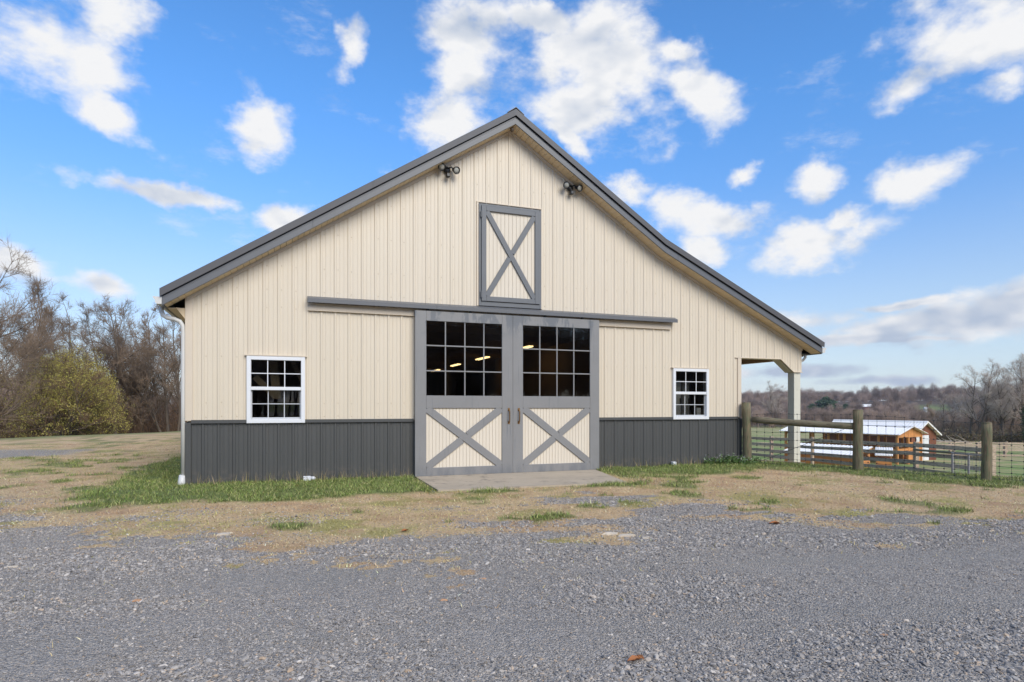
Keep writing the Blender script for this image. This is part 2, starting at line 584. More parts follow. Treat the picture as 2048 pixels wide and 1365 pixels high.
def fast_mesh(name, verts, faces, k, mats, tone=None):
    """numpy mesh: verts (n,3), faces (m,k)"""
    me = bpy.data.meshes.new(name)
    verts = np.ascontiguousarray(verts, np.float32)
    faces = np.ascontiguousarray(faces, np.int32)
    me.vertices.add(len(verts))
    me.vertices.foreach_set('co', verts.ravel())
    me.loops.add(faces.size)
    me.loops.foreach_set('vertex_index', faces.ravel())
    me.polygons.add(len(faces))
    me.polygons.foreach_set('loop_start', np.arange(len(faces), dtype=np.int32) * k)
    me.update(calc_edges=True)
    for m in (mats if isinstance(mats, (list, tuple)) else [mats]):
        me.materials.append(m)
    if tone is not None:
        at = me.attributes.new('tone', 'FLOAT_COLOR', 'POINT')
        c = np.ones((len(verts), 4), np.float32)
        c[:, :3] = tone
        at.data.foreach_set('color', c.ravel())
    return me


COL = scene.collection


def tag(o, label=None, cat=None, group=None, kind=None):
    if label:
        o['label'] = label
    if cat:
        o['category'] = cat
    if group:
        o['group'] = group
    if kind:
        o['kind'] = kind
    return o


def thing(name, label, cat, loc=(0, 0, 0), group=None):
    o = bpy.data.objects.new(name, None)
    o.empty_display_size = 0.2
    o.location = loc
    COL.objects.link(o)
    return tag(o, label, cat, group)


def obj(name, data, mats=None, parent=None, smooth=False):
    """link a mesh; coordinates are world coordinates even when parented"""
    if isinstance(data, MB):
        data = data.mesh(name, mats, smooth)
    o = bpy.data.objects.new(name, data)
    COL.objects.link(o)
    if parent is not None:
        o.parent = parent
        base = parent
        off = Vector(base.location)
        while base.parent is not None:
            base = base.parent
            off = Vector(base.location) if base.type == 'EMPTY' else off
        if parent.type == 'EMPTY':
            o.matrix_parent_inverse = Matrix.Translation(-Vector(parent.location))
    return o


def sbox(name, mat, parent, x0, x1, y0, y1, z0, z1, bev=0.0):
    b = MB()
    b.box(x0, x1, y0, y1, z0, z1, bev)
    return obj(name, b, mat, parent)


# ------------------------------------------------------------------ numpy noise
def _hash(ix, iy, seed):
    h = (ix.astype(np.int64) * 374761393 + iy.astype(np.int64) * 668265263 + seed * 974634721) & 0x7fffffff
    h = ((h ^ (h >> 13)) * 1274126177) & 0x7fffffff
    return ((h ^ (h >> 16)) & 0xffff) / 65535.0


def vnoise(x, y, seed=0):
    ix = np.floor(x)
    iy = np.floor(y)
    fx = x - ix
    fy = y - iy
    fx = fx * fx * (3 - 2 * fx)
    fy = fy * fy * (3 - 2 * fy)
    a = _hash(ix, iy, seed)
    b = _hash(ix + 1, iy, seed)
    c = _hash(ix, iy + 1, seed)
    d = _hash(ix + 1, iy + 1, seed)
    return (a * (1 - fx) + b * fx) * (1 - fy) + (c * (1 - fx) + d * fx) * fy


def fbm(x, y, seed=0, oct=4):
    s = 0
    a = 0.5
    t = 0
    for i in range(oct):
        s = s + a * vnoise(x, y, seed + i * 17)
        t += a
        x = x * 2.03 + 5.1
        y = y * 2.03 + 1.7
        a *= 0.5
    return s / t


def sst(x, a, b):
    t = np.clip((x - a) / (b - a), 0, 1)
    return t * t * (3 - 2 * t)


# ------------------------------------------------------------------ terrain
def H(x, y):
    x = np.asarray(x, float)
    y = np.asarray(y, float)
    s = (x - 9.46) * 0.92 + 0.39 * y - 0.7
    s = np.clip(s, 0, 190)
    z = -2.4 * (1 - np.exp(-s / 17.0)) - 0.015 * s
    s2 = -0.75 * x + 0.66 * y - 19.6
    z = z - 0.085 * np.clip(s2, 0, 26) * sst(s2, 0, 6)
    r = np.hypot(x, y)
    z = z + 10.5 * sst(r, 250, 640) + 9 * (fbm(x / 260, y / 260, 5, 3) - 0.5) * sst(r, 260, 520)
    z = z + 0.05 * (fbm(x / 3.0, y / 3.0, 3, 3) - 0.5) * sst(np.abs(y + 4), 0.5, 5)
    return z


def inside_barn(x, y):
    return (x > -1.5) & (x < 9.45) & (y > -0.02) & (y < 24.2)


BX = np.array([-14, -6, -3.3, -1.3, 0.1, 1.2, 1.9, 3.0, 3.4, 4.0, 4.6, 5.2, 6.1, 6.6, 9, 20.])
BY = np.array([0.5, -0.6, -1.9, -3.7, -4.9, -5.4, -4.95, -5.6, -4.9, -4.3, -4.6, -5.6, -6.3, -7.1, -8.2, -12.])


def masks(x, y):
    """gravel, green, bare-straw strengths 0..1"""
    n = fbm(x * 0.9, y * 0.9, 11, 5) - 0.5
    n2 = fbm(x * 2.6, y * 2.6, 31, 4) - 0.5
    n3 = fbm(x * 7.0, y * 7.0, 41, 3) - 0.5
    d = y - np.interp(x, BX, BY) + n * 2.2 + n2 * 1.3 + n3 * 1.0 + 0.28 - 0.2 * sst(x, 1.5, 3.0)
    gravel = 1 - sst(d, -0.9, 0.7)
    isl = sst(fbm(x * 0.75 + 3, y * 2.0, 61, 5), 0.50, 0.60) * sst(d, -0.95 - 1.3 * sst(x, 1.8, 3.5), -0.4) * (y > -7.6)
    gravel = gravel * (1 - 0.92 * isl)
    gpt = sst(fbm(x * 0.9 + 9, y * 2.2, 62, 5), 0.57, 0.66) * (1 - sst(d, 0.9, 2.0))
    gravel = np.maximum(gravel, gpt * (0.2 + 0.65 * sst(x, 1.0, 3.0)))
    # patch of the left drive
    dl = np.hypot((x + 7.6) / 2.6, (y - 9.0) / 2.6) + n * 0.9
    gravel = np.maximum(gravel, (1 - sst(dl, 0.6, 1.25)) * 0.62)
    dl = np.hypot((x + 4.6) / 1.6, (y + 0.5) / 0.9) + n * 1.2
    gravel = np.maximum(gravel, (1 - sst(dl, 0.6, 1.2)) * 0.5)
    # green: along the front wall and the left side of the barn
    q = n * 1.1 + n2 * 1.0
    g1 = sst(y + 2.35 + q + 0.12 * np.clip(x, -3, 4), 0.0, 0.4) * (1 - sst(y, 0.1, 0.4)) * sst(x + 2.55 + q * 0.7, 0, 0.4) * (1 - sst(x, 2.0, 2.3))
    g2 = sst(x + 3.0 - 0.03 * y + q * 0.9, 0, 0.45) * (1 - sst(x, -1.4, -1.2)) * sst(y + 1.6 + q, 0, 0.4) * (1 - sst(y + q * 3, 6.0, 8.5))
    g3 = sst(y + 1.75 + q * 1.2, 0.0, 0.6) * (1 - sst(y, 0.25, 0.6)) * sst(x, 5.5, 5.9) * (1 - sst(x, 9.8, 10.4))
    sf = (x - 9.46) * 0.92 + 0.39 * y
    g4 = sst(sf + 1.0 + q * 1.1, 0, 0.4) * (1 - sst(sf + q, 0.8, 1.5)) * (1 - sst(y, 1.0, 2.0)) * sst(y, -7, -6) * 0.9
    g5 = sst(y + 2.7 + q * 0.4, 0, 0.2) * (1 - sst(y + q * 0.4, -2.15, -1.9)) * sst(x, 1.8, 2.4) * (1 - sst(x, 5.0, 5.6)) * sst(n2, -0.1, 0.1)
    spots = sst(fbm(x * 1.7, y * 1.7, 77, 3), 0.60, 0.70) * (gravel < 0.3) * sst(y - np.interp(x, BX, BY), 0.1, 0.5)
    green = np.clip(np.maximum.reduce([g1, g2, g3, g4, g5, spots * 0.75]), 0, 1)
    # farther lawn: mixed
    far = sst(-0.75 * x + 0.66 * y, 18.2, 20.2)
    green = np.maximum(green, far * 0.8)
    field = sst(sf, 8, 16)
    green = np.maximum(green, field * (0.2 + 0.9 * sst(fbm(x / 9, y / 9, 51, 4), 0.47, 0.66) * (1 - sst(sf, 55, 110))))
    green = np.clip(green, 0, 1)
    gravel = gravel * (1 - green) * (1 - field)
    # hill pasture (same channel, used by the far part of the ground only)
    rr = np.hypot(x, y + 11)
    az = np.degrees(np.arctan2(x, y + 11))
    gravel = np.maximum(gravel, ((rr > 285) & (rr < 505) & (np.abs(az - 54.6) < 2.4)) * 1.0)
    return gravel, green, field


def axis(f0, f1, step, lo, hi, grow=1.09):
    a = list(np.arange(f0, f1, step))
    s = step
    x = a[-1]
    while x < hi:
        s *= grow
        x += s
        a.append(x)
    s = step
    x = a[0]
    b = []
    while x > lo:
        s *= grow
        x -= s
        b.append(x)
    return np.array(b[::-1] + a)


gx = axis(-7.0, 13.0, 0.07, -1700, 2000)
gy = axis(-10.5, 3.0, 0.07, -400, 2000)
GX, GY = np.meshgrid(gx, gy)
gr, gn, fd = masks(GX.ravel(), GY.ravel())
gz = H(GX, GY)
near = (np.hypot(GX, GY + 4) < 14)
gz = gz + near * 0.035 * (fbm(GX * 1.3, GY * 1.3, 91, 4) - 0.5)
gz = gz + near * gn.reshape(GX.shape) * 0.02
gz = np.where((GX > 1.9) & (GX < 6.0) & (GY > -2.4) & (GY < 0.1), np.minimum(gz, -0.015), gz)
gz = np.where(inside_barn(GX, GY), -0.10, gz)
nx, ny = len(gx), len(gy)
ii = np.arange(nx * ny).reshape(ny, nx)
faces = np.stack([ii[:-1, :-1], ii[:-1, 1:], ii[1:, 1:], ii[1:, :-1]], -1).reshape(-1, 4)
verts = np.stack([GX.ravel(), GY.ravel(), gz.ravel()], 1)


def ground_material():
    m = bpy.data.materials.new('ground_cover')
    m.use_nodes = True
    N = NT(m.node_tree)
    b = m.node_tree.nodes['Principled BSDF']
    a = N.n('ShaderNodeAttribute')
    a.attribute_name = 'tone'
    sep = N.n('ShaderNodeSeparateColor')
    N.link(a.outputs['Color'], sep.inputs[0])
    mg, mgreen, mfield = sep.outputs
    tc = N.n('ShaderNodeTexCoord').outputs['Object']
    # crushed stone
    vo = N.n('ShaderNodeTexVoronoi', feature='F1')
    vo.inputs['Scale'].default_value = 85
    N.link(N.vec('ADD', tc, N.scale(N.vec('SUBTRACT', N.noise(tc, 30, 2, color=True), (0.5, 0.5, 0.5)), 0.02)), vo.inputs['Vector'])
    sc = N.n('ShaderNodeSeparateColor')
    N.link(vo.outputs['Color'], sc.inputs[0])
    cr = N.n('ShaderNodeValToRGB')
    cr.color_ramp.elements[0].color = (0.13, 0.13, 0.132, 1)
    cr.color_ramp.elements[1].color = (0.44, 0.435, 0.42, 1)
    for p, c in ((0.45, (0.215, 0.215, 0.217, 1)), (0.8, (0.315, 0.312, 0.308, 1)), (0.93, (0.38, 0.33, 0.27, 1))):
        e = cr.color_ramp.elements.new(p)
        e.color = c
    N.link(sc.outputs[0], cr.inputs[0])
    big = N.noise(tc, 0.45, 5, 0.6)
    stone = N.mix(N.ramp(big, 0.35, 0.7), cr.outputs[0], (0.30, 0.29, 0.275, 1), 'MIX')
    stone = N.mix(1.0, N.mix(0.55, cr.outputs[0], stone), (1.46, 1.33, 1.19, 1), 'MULTIPLY')
    sx_ = N.n('ShaderNodeSeparateXYZ')
    N.link(tc, sx_.inputs[0])
    ln_ = N.math('ADD', sx_.outputs[1], N.math('MULTIPLY', sx_.outputs[0], 0.22))
    tr_ = N.math('MAXIMUM', N.ramp(N.math('ABSOLUTE', N.math('ADD', ln_, 7.55)), 0.4, 0.1), N.ramp(N.math('ABSOLUTE', N.math('ADD', ln_, 6.35)), 0.42, 0.1))
    tr_ = N.math('MULTIPLY', tr_, N.ramp(N.noise(N.mapping(tc, (0.8, 2.0, 1)), 1.5, 4), 0.35, 0.65))
    stone = N.mix(N.math('MULTIPLY', tr_, 0.55), stone, (0.33, 0.30, 0.26, 1))
    dust = N.math('MULTIPLY', N.ramp(N.noise(N.mapping(tc, (0.7, 1.6, 1)), 1.1, 6, 0.65), 0.55, 0.72), 0.35)
    stone = N.mix(dust, stone, (0.38, 0.31, 0.225, 1))
    # dead grass and soil
    s1 = N.noise(tc, 34, 5, 0.7)
    straw = N.mix(N.ramp(s1, 0.3, 0.7), (0.38, 0.25, 0.135, 1), (0.72, 0.525, 0.30, 1))
    straw = N.mix(N.ramp(N.noise(tc, 1.3, 5, 0.6), 0.45, 0.68), straw, (0.44, 0.28, 0.16, 1))
    straw = N.mix(N.math('MULTIPLY', N.ramp(N.noise(tc, 0.9, 6, 0.65), 0.5, 0.62), 0.7), straw, (0.27, 0.26, 0.065, 1))
    lawn = N.mix(N.ramp(N.noise(tc, 26, 5, 0.7), 0.3, 0.7), (0.07, 0.095, 0.022, 1), (0.21, 0.24, 0.075, 1))
    # far meadow
    mead = N.mix(N.ramp(N.math('ADD', N.noise(tc, 0.35, 8, 0.7), N.math('MULTIPLY', mgreen, 0.16)), 0.42, 0.70), (0.40, 0.32, 0.16, 1), (0.175, 0.25, 0.062, 1))
    mead = N.mix(N.ramp(N.noise(tc, 3.5, 5, 0.7), 0.5, 0.75), mead, (0.27, 0.25, 0.11, 1))
    wood = (0.10, 0.07, 0.045, 1)
    c = N.mix(mgreen, straw, lawn)
    brk = N.ramp(N.math('ADD', mg, N.math('MULTIPLY', N.math('SUBTRACT', N.noise(tc, 22, 4, 0.7), 0.5), 1.1)), 0.42, 0.58)
    c = N.mix(brk, c, stone)
    c = N.mix(mfield, c, mead)
    dist = N.vec('LENGTH', tc)
    c = N.mix(N.ramp(dist, 190, 240), c, N.mix(N.ramp(N.noise(tc, 0.011, 3, 0.5), 0.60, 0.64), N.mix(mg, wood, (0.19, 0.21, 0.07, 1)), (0.15, 0.16, 0.06, 1)))
    N.link(c, b.inputs['Base Color'])
    b.inputs['Roughness'].default_value = 0.9
    b.inputs['Specular IOR Level'].default_value = 0.25
    hb = N.mix(brk, N.noise(tc, 45, 6, 0.75), N.math('SUBTRACT', 1.0, vo.outputs['Distance']))
    bp = N.n('ShaderNodeBump')
    bp.inputs['Strength'].default_value = 0.9
    bp.inputs['Distance'].default_value = 0.02
    N.link(hb, bp.inputs['Height'])
    N.link(bp.outputs[0], b.inputs['Normal'])
    return m


M['ground'] = ground_material()
gme = fast_mesh('ground', verts, faces, 4, M['ground'], np.stack([gr, gn, fd], 1))
gme.polygons.foreach_set('use_smooth', [True] * len(gme.polygons))
ground = obj('ground', gme)
tag(ground, 'gravel yard, straw coloured lawn and farm fields sloping away', None, None, 'structure')

pad = MB()
pad.prism([(2.12, -0.12), (5.62, -0.12), (5.62, 0.012), (2.12, 0.012)], -0.045, -0.05)
pm = MB()
pv = [(2.14, -2.0), (5.30, -2.14), (5.80, -0.04), (2.18, -0.04)]
N0 = 14
for k in range(1):
    top = [(x, y, 0.012) for x, y in pv]
    bot = [(x, y, -0.14) for x, y in pv]
    pm.v += top + bot
    pm.face((0, 1, 2, 3))
    for i in range(4):
        j = (i + 1) % 4
        pm.face((i, i + 4, j + 4, j))
tag(obj('concrete_apron', pm, M['concrete']), 'worn concrete apron slab in front of the barn doors', None, None, 'structure')

# ------------------------------------------------------------------ barn
XL, XR, XP = -1.482, 9.45, 11.19          # main walls and porch corner
RIB0, RIB = -0.567, 0.2286
BACK = 24.2


def zs(x):
    if x <= 4.02:
        return 6.53 - 0.639 * (4.02 - x)
    if x <= 7.30:
        return 6.53 - 0.643 * (x - 4.02)
    return 4.421 - 0.463 * (x - 7.30)


barn = thing('barn', 'large cream and charcoal metal sided barn with sliding doors and a side porch', 'barn', (4.0, 0.0, 0.0))

RIBPROF = []
for c_, w_, tw_, h_ in ((0, 0.028, 0.013, 0.0145), (0.0762, 0.014, 0.006, 0.0045), (0.1524, 0.014, 0.006, 0.0045)):
    RIBPROF += [(c_ - w_, 0), (c_ - tw_, h_), (c_ + tw_, h_), (c_ + w_, 0)]


def prof_pts(u0, u1, r0=RIB0):
    pts = []
    k0 = int(math.floor((u0 - r0) / RIB)) - 1
    k1 = int(math.ceil((u1 - r0) / RIB)) + 1
    for k in range(k0, k1 + 1):
        for p, h in RIBPROF:
            pts.append((r0 + k * RIB + p, h))
    pts.sort()
    us = [p[0] for p in pts]
    hs = [p[1] for p in pts]
    f = lambda u: float(np.interp(u, us, hs))
    inner = [u for u in us if u0 < u < u1]
    return f, inner


def sheet(name, mats, parent, u0, u1, zbot, ztop, plane, holes=(), breaks=(), lift=0.0, screws=(), r0=RIB0):
    """one corrugated wall sheet; plane(u, out, z) gives the point"""
    f, us = prof_pts(u0, u1, r0)
    us = [u0] + us + [u1] + [h for q in holes for h in q[:2] if u0 < h < u1] + [b for b in breaks if u0 < b < u1]
    us = sorted(set(round(u, 5) for u in us))
    b = MB()
    for a, c in zip(us[:-1], us[1:]):
        mid = (a + c) / 2
        cuts = sorted([(q[2], q[3]) for q in holes if q[0] < mid < q[1]])
        lo = None
        spans = []
        cur = 'bot'
        for (c0, c1) in cuts:
            spans.append((cur, c0))
            cur = c1
        spans.append((cur, 'top'))
        for s0, s1 in spans:
            za0 = zbot(a) if s0 == 'bot' else s0
            zc0 = zbot(c) if s0 == 'bot' else s0
            za1 = ztop(a) if s1 == 'top' else s1
            zc1 = ztop(c) if s1 == 'top' else s1
            if za1 <= za0 and zc1 <= zc0:
                continue
            fa, fc = f(a) + lift, f(c) + lift
            b.quad(plane(a, fa, za0), plane(c, fc, zc0), plane(c, fc, zc1), plane(a, fa, za1))
    if screws:
        b.cur = 1
        k0 = int(math.ceil((u0 - r0 + 0.02) / RIB))
        while r0 + k0 * RIB + 0.045 < u1:
            for du in ((0.045, -0.045) if k0 % 4 == 0 else (0.045,)):
                u = r0 + k0 * RIB + du
                for z in screws:
                    zz = z + random.uniform(-0.012, 0.012)
                    if u < u0 + 0.01 or u > u1 - 0.01 or not (zbot(u) + 0.03 < zz < ztop(u) - 0.06):
                        continue
                    if any(q[0] < u < q[1] and q[2] < zz < q[3] for q in holes):
                        continue
                    w = 0.0085
                    p = [plane(u + w * math.cos(t), lift + 0.0015, zz + w * math.sin(t)) for t in (0.5, 1.55, 2.6, 3.64, 4.7, 5.7)]
                    n = len(b.v)
                    b.v += p + [plane(u, lift + 0.009, zz)]
                    for i in range(6):
                        b.face((n + i, n + (i + 1) % 6, n + 6))
            k0 += 1
        b.cur = 0
    return obj(name, b, mats, parent)


front = lambda u, o, z: (u, -o, z)
HOLES = [(-0.545, 0.248, 1.04, 2.05), (7.715, 8.515, 1.05, 2.02), (2.3, 5.74, -1.0, 2.86)]
SCREWS = [0.08, 0.5, 0.93, 1.10, 1.32, 2.08, 2.92, 3.22, 3.62, 4.22, 4.82, 5.42, 5.92]


def under_porch(x):
    if x < 9.44:
        return 1.02
    if x <= 10.56:
        return 2.345
    if x <= 10.94:
        return 2.345 - (x - 10.56) / 0.38 * 0.29
    return 2.055


x = XL
k = 0
while x < XP - 0.02:
    x1 = min(x + 4 * RIB, XP)
    if x < 9.44 < x1:
        x1 = 9.44
    sheet('siding_panel', [M['cream'], M['screw']], barn, x, x1, under_porch, zs, front, HOLES, (4.02, 7.3, 10.56, 10.94), 0.002 * (k % 2), SCREWS)
    if x < 9.4:
        sheet('wainscot_panel', [M['charcoal'], M['charcoal']], barn, x, min(x1, 9.42), lambda u: -0.03, lambda u: 1.005, front, HOLES, (), 0.002 * (k % 2), SCREWS[:3])
    x = x1
    k += 1
# side and back walls
SIDESCREW = ()
lplane = lambda u, o, z: (XL - o, u, z)
rplane = lambda u, o, z: (XR + o, u, z)
for i in range(9):
    u0, u1 = i * 2.69, min((i + 1) * 2.69, BACK)
    sheet('side_siding_panel', [M['cream'], M['cream']], barn, u0 + 0.0, u1, lambda u: 1.02, lambda u: 3.03, lplane)
    sheet('side_wainscot_panel', [M['charcoal'], M['charcoal']], barn, u0, u1, lambda u: -0.1, lambda u: 1.02, lplane)
    sheet('porch_siding_panel', [M['cream'], M['cream']], barn, u0, u1, lambda u: 1.02, lambda u: 3.4, rplane)
    sheet('porch_wainscot_panel', [M['charcoal'], M['charcoal']], barn, u0, u1, lambda u: -0.1, lambda u: 1.02, rplane)
b = MB()
b.prism([(XL, -0.1), (XR, -0.1), (XR, 3.4), (7.3, 4.42), (4.02, 6.53), (XL, 3.02)], BACK, BACK + 0.1)
obj('back_wall', b, M['cream'], barn)
# trims
b = MB()
b.box(XL - 0.026, XL + 0.085, -0.026, 0.06, 1.03, 3.0, 0.004)
obj('corner_trim', b, M['cream_trim'], barn)
b = MB()
b.box(XL - 0.026, XL + 0.06, -0.026, 0.06, -0.03, 1.0, 0.004)
obj('wainscot_corner_trim', b, M['charcoal'], barn)
sbox('wainscot_corner_trim', M['charcoal'], barn, 9.36, 9.47, -0.026, 0.06, -0.03, 1.0, 0.004)
for (a, c) in ((XL + 0.062, -0.607), (0.310, 2.16), (5.862, 7.655), (8.572, 9.358)):
    b = MB()
    b.prism([(a, 0.998), (c, 0.998), (c, 1.045), (a, 1.045)], -0.030, 0.0)
    b.prism([(a, 0.99), (c, 0.99), (c, 0.9975), (a, 0.9975)], -0.044, 0.0)
    obj('wainscot_flashing', b, M['charcoal'], barn)
b = MB()
b.box(9.355, 9.452, -0.028, 0.2, 1.03, 2.352, 0.004)
obj('porch_jamb_trim', b, M['cream_trim'], barn)
b = MB()
b.prism([(9.28, 2.352), (10.56, 2.352), (10.94, 2.062), (11.2, 2.062), (11.2, 2.05), (10.935, 2.05), (10.555, 2.338), (9.28, 2.338)], -0.032, 0.0)
obj('porch_edge_trim', b, M['cream_trim'], barn)
b = MB()
b.prism([(9.452, 2.34), (10.558, 2.34), (10.938, 2.052), (11.18, 2.052), (11.18, 2.5), (9.452, 3.3)], 0.03, 0.24)
obj('porch_header', b, M['post_paint'], barn)
b = MB()
b.box(10.975, 11.165, 0.005, 0.20, -0.35, 2.05, 0.006)
obj('porch_post', b, M['post_paint'], barn)
for yp in (4.0, 8.0):
    sbox('porch_rear_post', M['post_paint'], barn, 10.975, 11.165, yp, yp + 0.2, -1.3, 2.36, 0.006)
b = MB()
b.box(10.98, 11.16, 0.242, BACK, 2.36, 2.58)
obj('porch_eave_beam', b, M['inner'], barn)
b = MB()
b.sweep([(0.25, -0.03), (BACK, -0.03), (BACK, 0.0), (0.25, 0.0)], [(9.452, zs(9.452)), (11.5, zs(11.5))])
obj('porch_ceiling', b, M['inner'], barn)

# roof edge: soffit boards, fascia, rake trim, roof sheets
OV = 0.28
XA, XB = -1.785, 11.50
KEYS = [4.02, 7.30]


def path_between(a, c):
    xs = [a] + [q for q in KEYS if a < q < c] + [c]
    return [(q, zs(q)) for q in xs]


def soffit_run(a, c):
    n = int(round((c - a) / 0.094))
    for i in range(n):
        p, q = a + (c - a) * i / n, a + (c - a) * (i + 1) / n
        g = 0.004
        b = MB()
        b.sweep([(-OV + 0.004, -0.004), (-0.004, -0.004), (-0.004, 0.010), (-OV + 0.004, 0.010)], [(p + g, zs(p + g)), (q - 0.002, zs(q - 0.002))])
        obj('soffit_board', b, M['soffit'], barn)


soffit_run(XA + 0.02, 4.02)
soffit_run(4.02, 7.30)
soffit_run(7.30, XB - 0.02)
b = MB()
b.sweep([(-OV, 0.011), (0.02, 0.011), (0.02, 0.02), (-OV, 0.02)], path_between(XA + 0.01, XB - 0.01))
obj('soffit_backing', b, M['dark'], barn)
b = MB()
b.sweep([(-0.034, -0.062), (0.0, -0.062), (0.0, -0.006), (-0.034, -0.006)], path_between(XL, 4.02))
obj('rake_wall_trim', b, M['cream_trim'], barn)
b = MB()
b.sweep([(-0.034, -0.062), (0.0, -0.062), (0.0, -0.006), (-0.034, -0.006)], path_between(4.02, XP))
obj('rake_wall_trim', b, M['cream_trim'], barn)
FAS = [(-OV - 0.022, 0.0), (-OV, 0.0), (-OV, 0.134), (-OV - 0.010, 0.134), (-OV - 0.010, 0.106), (-OV - 0.022, 0.098)]
GAPP = [(-OV - 0.004, 0.135), (-OV + 0.2, 0.135), (-OV + 0.2, 0.156), (-OV - 0.004, 0.156)]
TRIM = [(-OV - 0.050, 0.150), (-OV - 0.044, 0.150), (-OV - 0.044, 0.262), (-OV + 0.12, 0.270), (-OV + 0.12, 0.280), (-OV - 0.044, 0.274), (-OV - 0.060, 0.262)]
for (a, c) in ((XA, 0.42), (0.424, 4.02), (4.02, 7.6), (7.604, XB)):
    b = MB()
    b.sweep(FAS, path_between(a, c))
    obj('rake_fascia', b, M['fascia'], barn)
for (a, c) in ((XA - 0.03, 1.40), (1.404, 4.02), (4.02, 8.3), (8.304, XB + 0.03)):
    b = MB()
    b.sweep(TRIM, path_between(a, c))
    obj('rake_trim', b, M['roofmetal'], barn)
b = MB()
b.sweep(GAPP, path_between(XA + 0.01, XB - 0.01))
obj('rake_gap', b, M['dark'], barn)
for (a, c) in ((XA - 0.04, 4.02), (4.02, XB + 0.04)):
    b = MB()
    b.sweep([(-OV + 0.02, 0.157), (BACK + 0.3, 0.157), (BACK + 0.3, 0.264), (-OV + 0.02, 0.264)], path_between(a, c))
    b2 = MB()
    nr = 26
    for i in range(nr):
        y = 0.1 + i * 0.9144
        b.sweep([(y - 0.03, 0.262), (y + 0.03, 0.262), (y + 0.012, 0.287), (y - 0.012, 0.287)], path_between(a, c))
    obj('roof', b, M['roofmetal'], barn)
b = MB()
b.sweep([(-OV - 0.05, 0.281), (BACK, 0.281), (BACK, 0.294), (-OV - 0.05, 0.294)], [(3.86, zs(3.86)), (4.02, zs(4.02) + 0.012), (4.18, zs(4.18))])
obj('ridge_cap', b, M['roofmetal'], barn)
# eave boxing on both sides
zl = zs(XA)
b = MB()
b.box(XA + 0.02, XL - 0.027, 0.012, BACK, zl + 0.0, zl + 0.015)
obj('eave_soffit', b, M['soffit'], barn)
b = MB()
b.prism([(XA + 0.14, zl + 0.02), (XL - 0.028, zl + 0.005), (XL - 0.028, zl - 0.16)], 0.0, 0.012)
obj('eave_return', b, M['soffit'], barn)
b = MB()
b.box(XA - 0.004, XA + 0.018, -OV + 0.002, BACK, zl - 0.01, zl + 0.15)
obj('eave_fascia', b, M['fascia'], barn)
zr = zs(XB)
b = MB()
b.box(XP + 0.03, XB - 0.02, 0.02, BACK, zr, zr + 0.015)
b.box(XB - 0.018, XB + 0.004, -OV + 0.002, BACK, zr - 0.01, zr + 0.15)
obj('eave_boxing', b, M['fascia'], barn)


def gutter(xe, side, z):
    pr = [(0, 0.0), (0.075, 0.0), (0.095, 0.03), (0.088, 0.05), (0.125, 0.10), (0.125, 0.112), (0.108, 0.112), (0.0, 0.112)]
    b = MB()
    b.prism([(xe + side * p, z + q) for p, q in pr][:: (1 if side > 0 else -1)], -OV - 0.01, BACK)
    return obj('gutter', b, M['gutter'], barn)


gutter(XA - 0.006, -1, zl + 0.02)
gutter(XB + 0.006, 1, zr + 0.02)


def rect_pipe(pts, w, d, mat, name):
    b = MB()
    b.tube(pts, [w] * len(pts), 10)
    return obj(name, b, mat, barn, smooth=True)


rect_pipe([(XA - 0.06, 0.02, zl + 0.03), (XA - 0.06, 0.02, zl - 0.06), (XA - 0.04, 0.02, zl - 0.11), (XA + 0.02, 0.02, zl - 0.15), (XA + 0.12, 0.02, zl - 0.165),
           (XA + 0.20, 0.02, zl - 0.20), (XL - 0.062, 0.02, zl - 0.27), (XL - 0.055, 0.02, zl - 0.36), (XL - 0.055, 0.02, 1.4), (XL - 0.058, 0.02, 0.16)],
          0.035, 0.05, M['gutter'], 'downspout')
b = MB()
b.tube([(XL - 0.062, 0.02, 0.165), (XL - 0.064, 0.02, 0.155), (XL - 0.075, 0.0, 0.05), (XL - 0.075, -0.01, -0.06)], [0.045, 0.055, 0.058, 0.058], 12)
obj('downspout_boot', b, M['gutter'], barn, smooth=True)
rect_pipe([(XB - 0.15, 0.05, zr + 0.0), (XB - 0.15, 0.05, zr - 0.07), (XB - 0.19, 0.07, zr - 0.13), (XP + 0.02, 0.12, zr - 0.19), (XP - 0.02, 0.14, zr - 0.26),
           (XP - 0.01, 0.15, 1.9), (XP - 0.012, 0.15, 0.0)], 0.03, 0.05, M['gutter'], 'downspout')

# track, header board
b = MB()
b.prism([(0.36, 2.915), (7.60, 2.905), (7.60, 3.015), (0.36, 3.02)], -0.035, 0.0)
b.prism([(0.355, 2.895), (7.605, 2.885), (7.605, 2.9), (0.355, 2.91)], -0.052, 0.0)
obj('track_board', b, M['cream_trim'], barn)
for (a, c) in ((0.345, 2.55), (2.553, 5.2), (5.203, 7.69)):
    b = MB()
    n = len(b.v)
    pr = [(-0.0, 3.145), (-0.055, 3.135), (-0.165, 3.085), (-0.165, 3.018), (-0.155, 3.018), (-0.150, 3.07), (0.0, 3.07)]
    for xx in (a, c):
        b.v += [(xx, y, z) for y, z in pr]
    for i in range(len(pr)):
        j = (i + 1) % len(pr)
        b.face((n + i, n + j, n + len(pr) + j, n + len(pr) + i))
    b.face(range(n + len(pr) - 1, n - 1, -1))
    b.face(range(n + len(pr), n + 2 * len(pr)))
    obj('door_track', b, M['fascia'], barn)


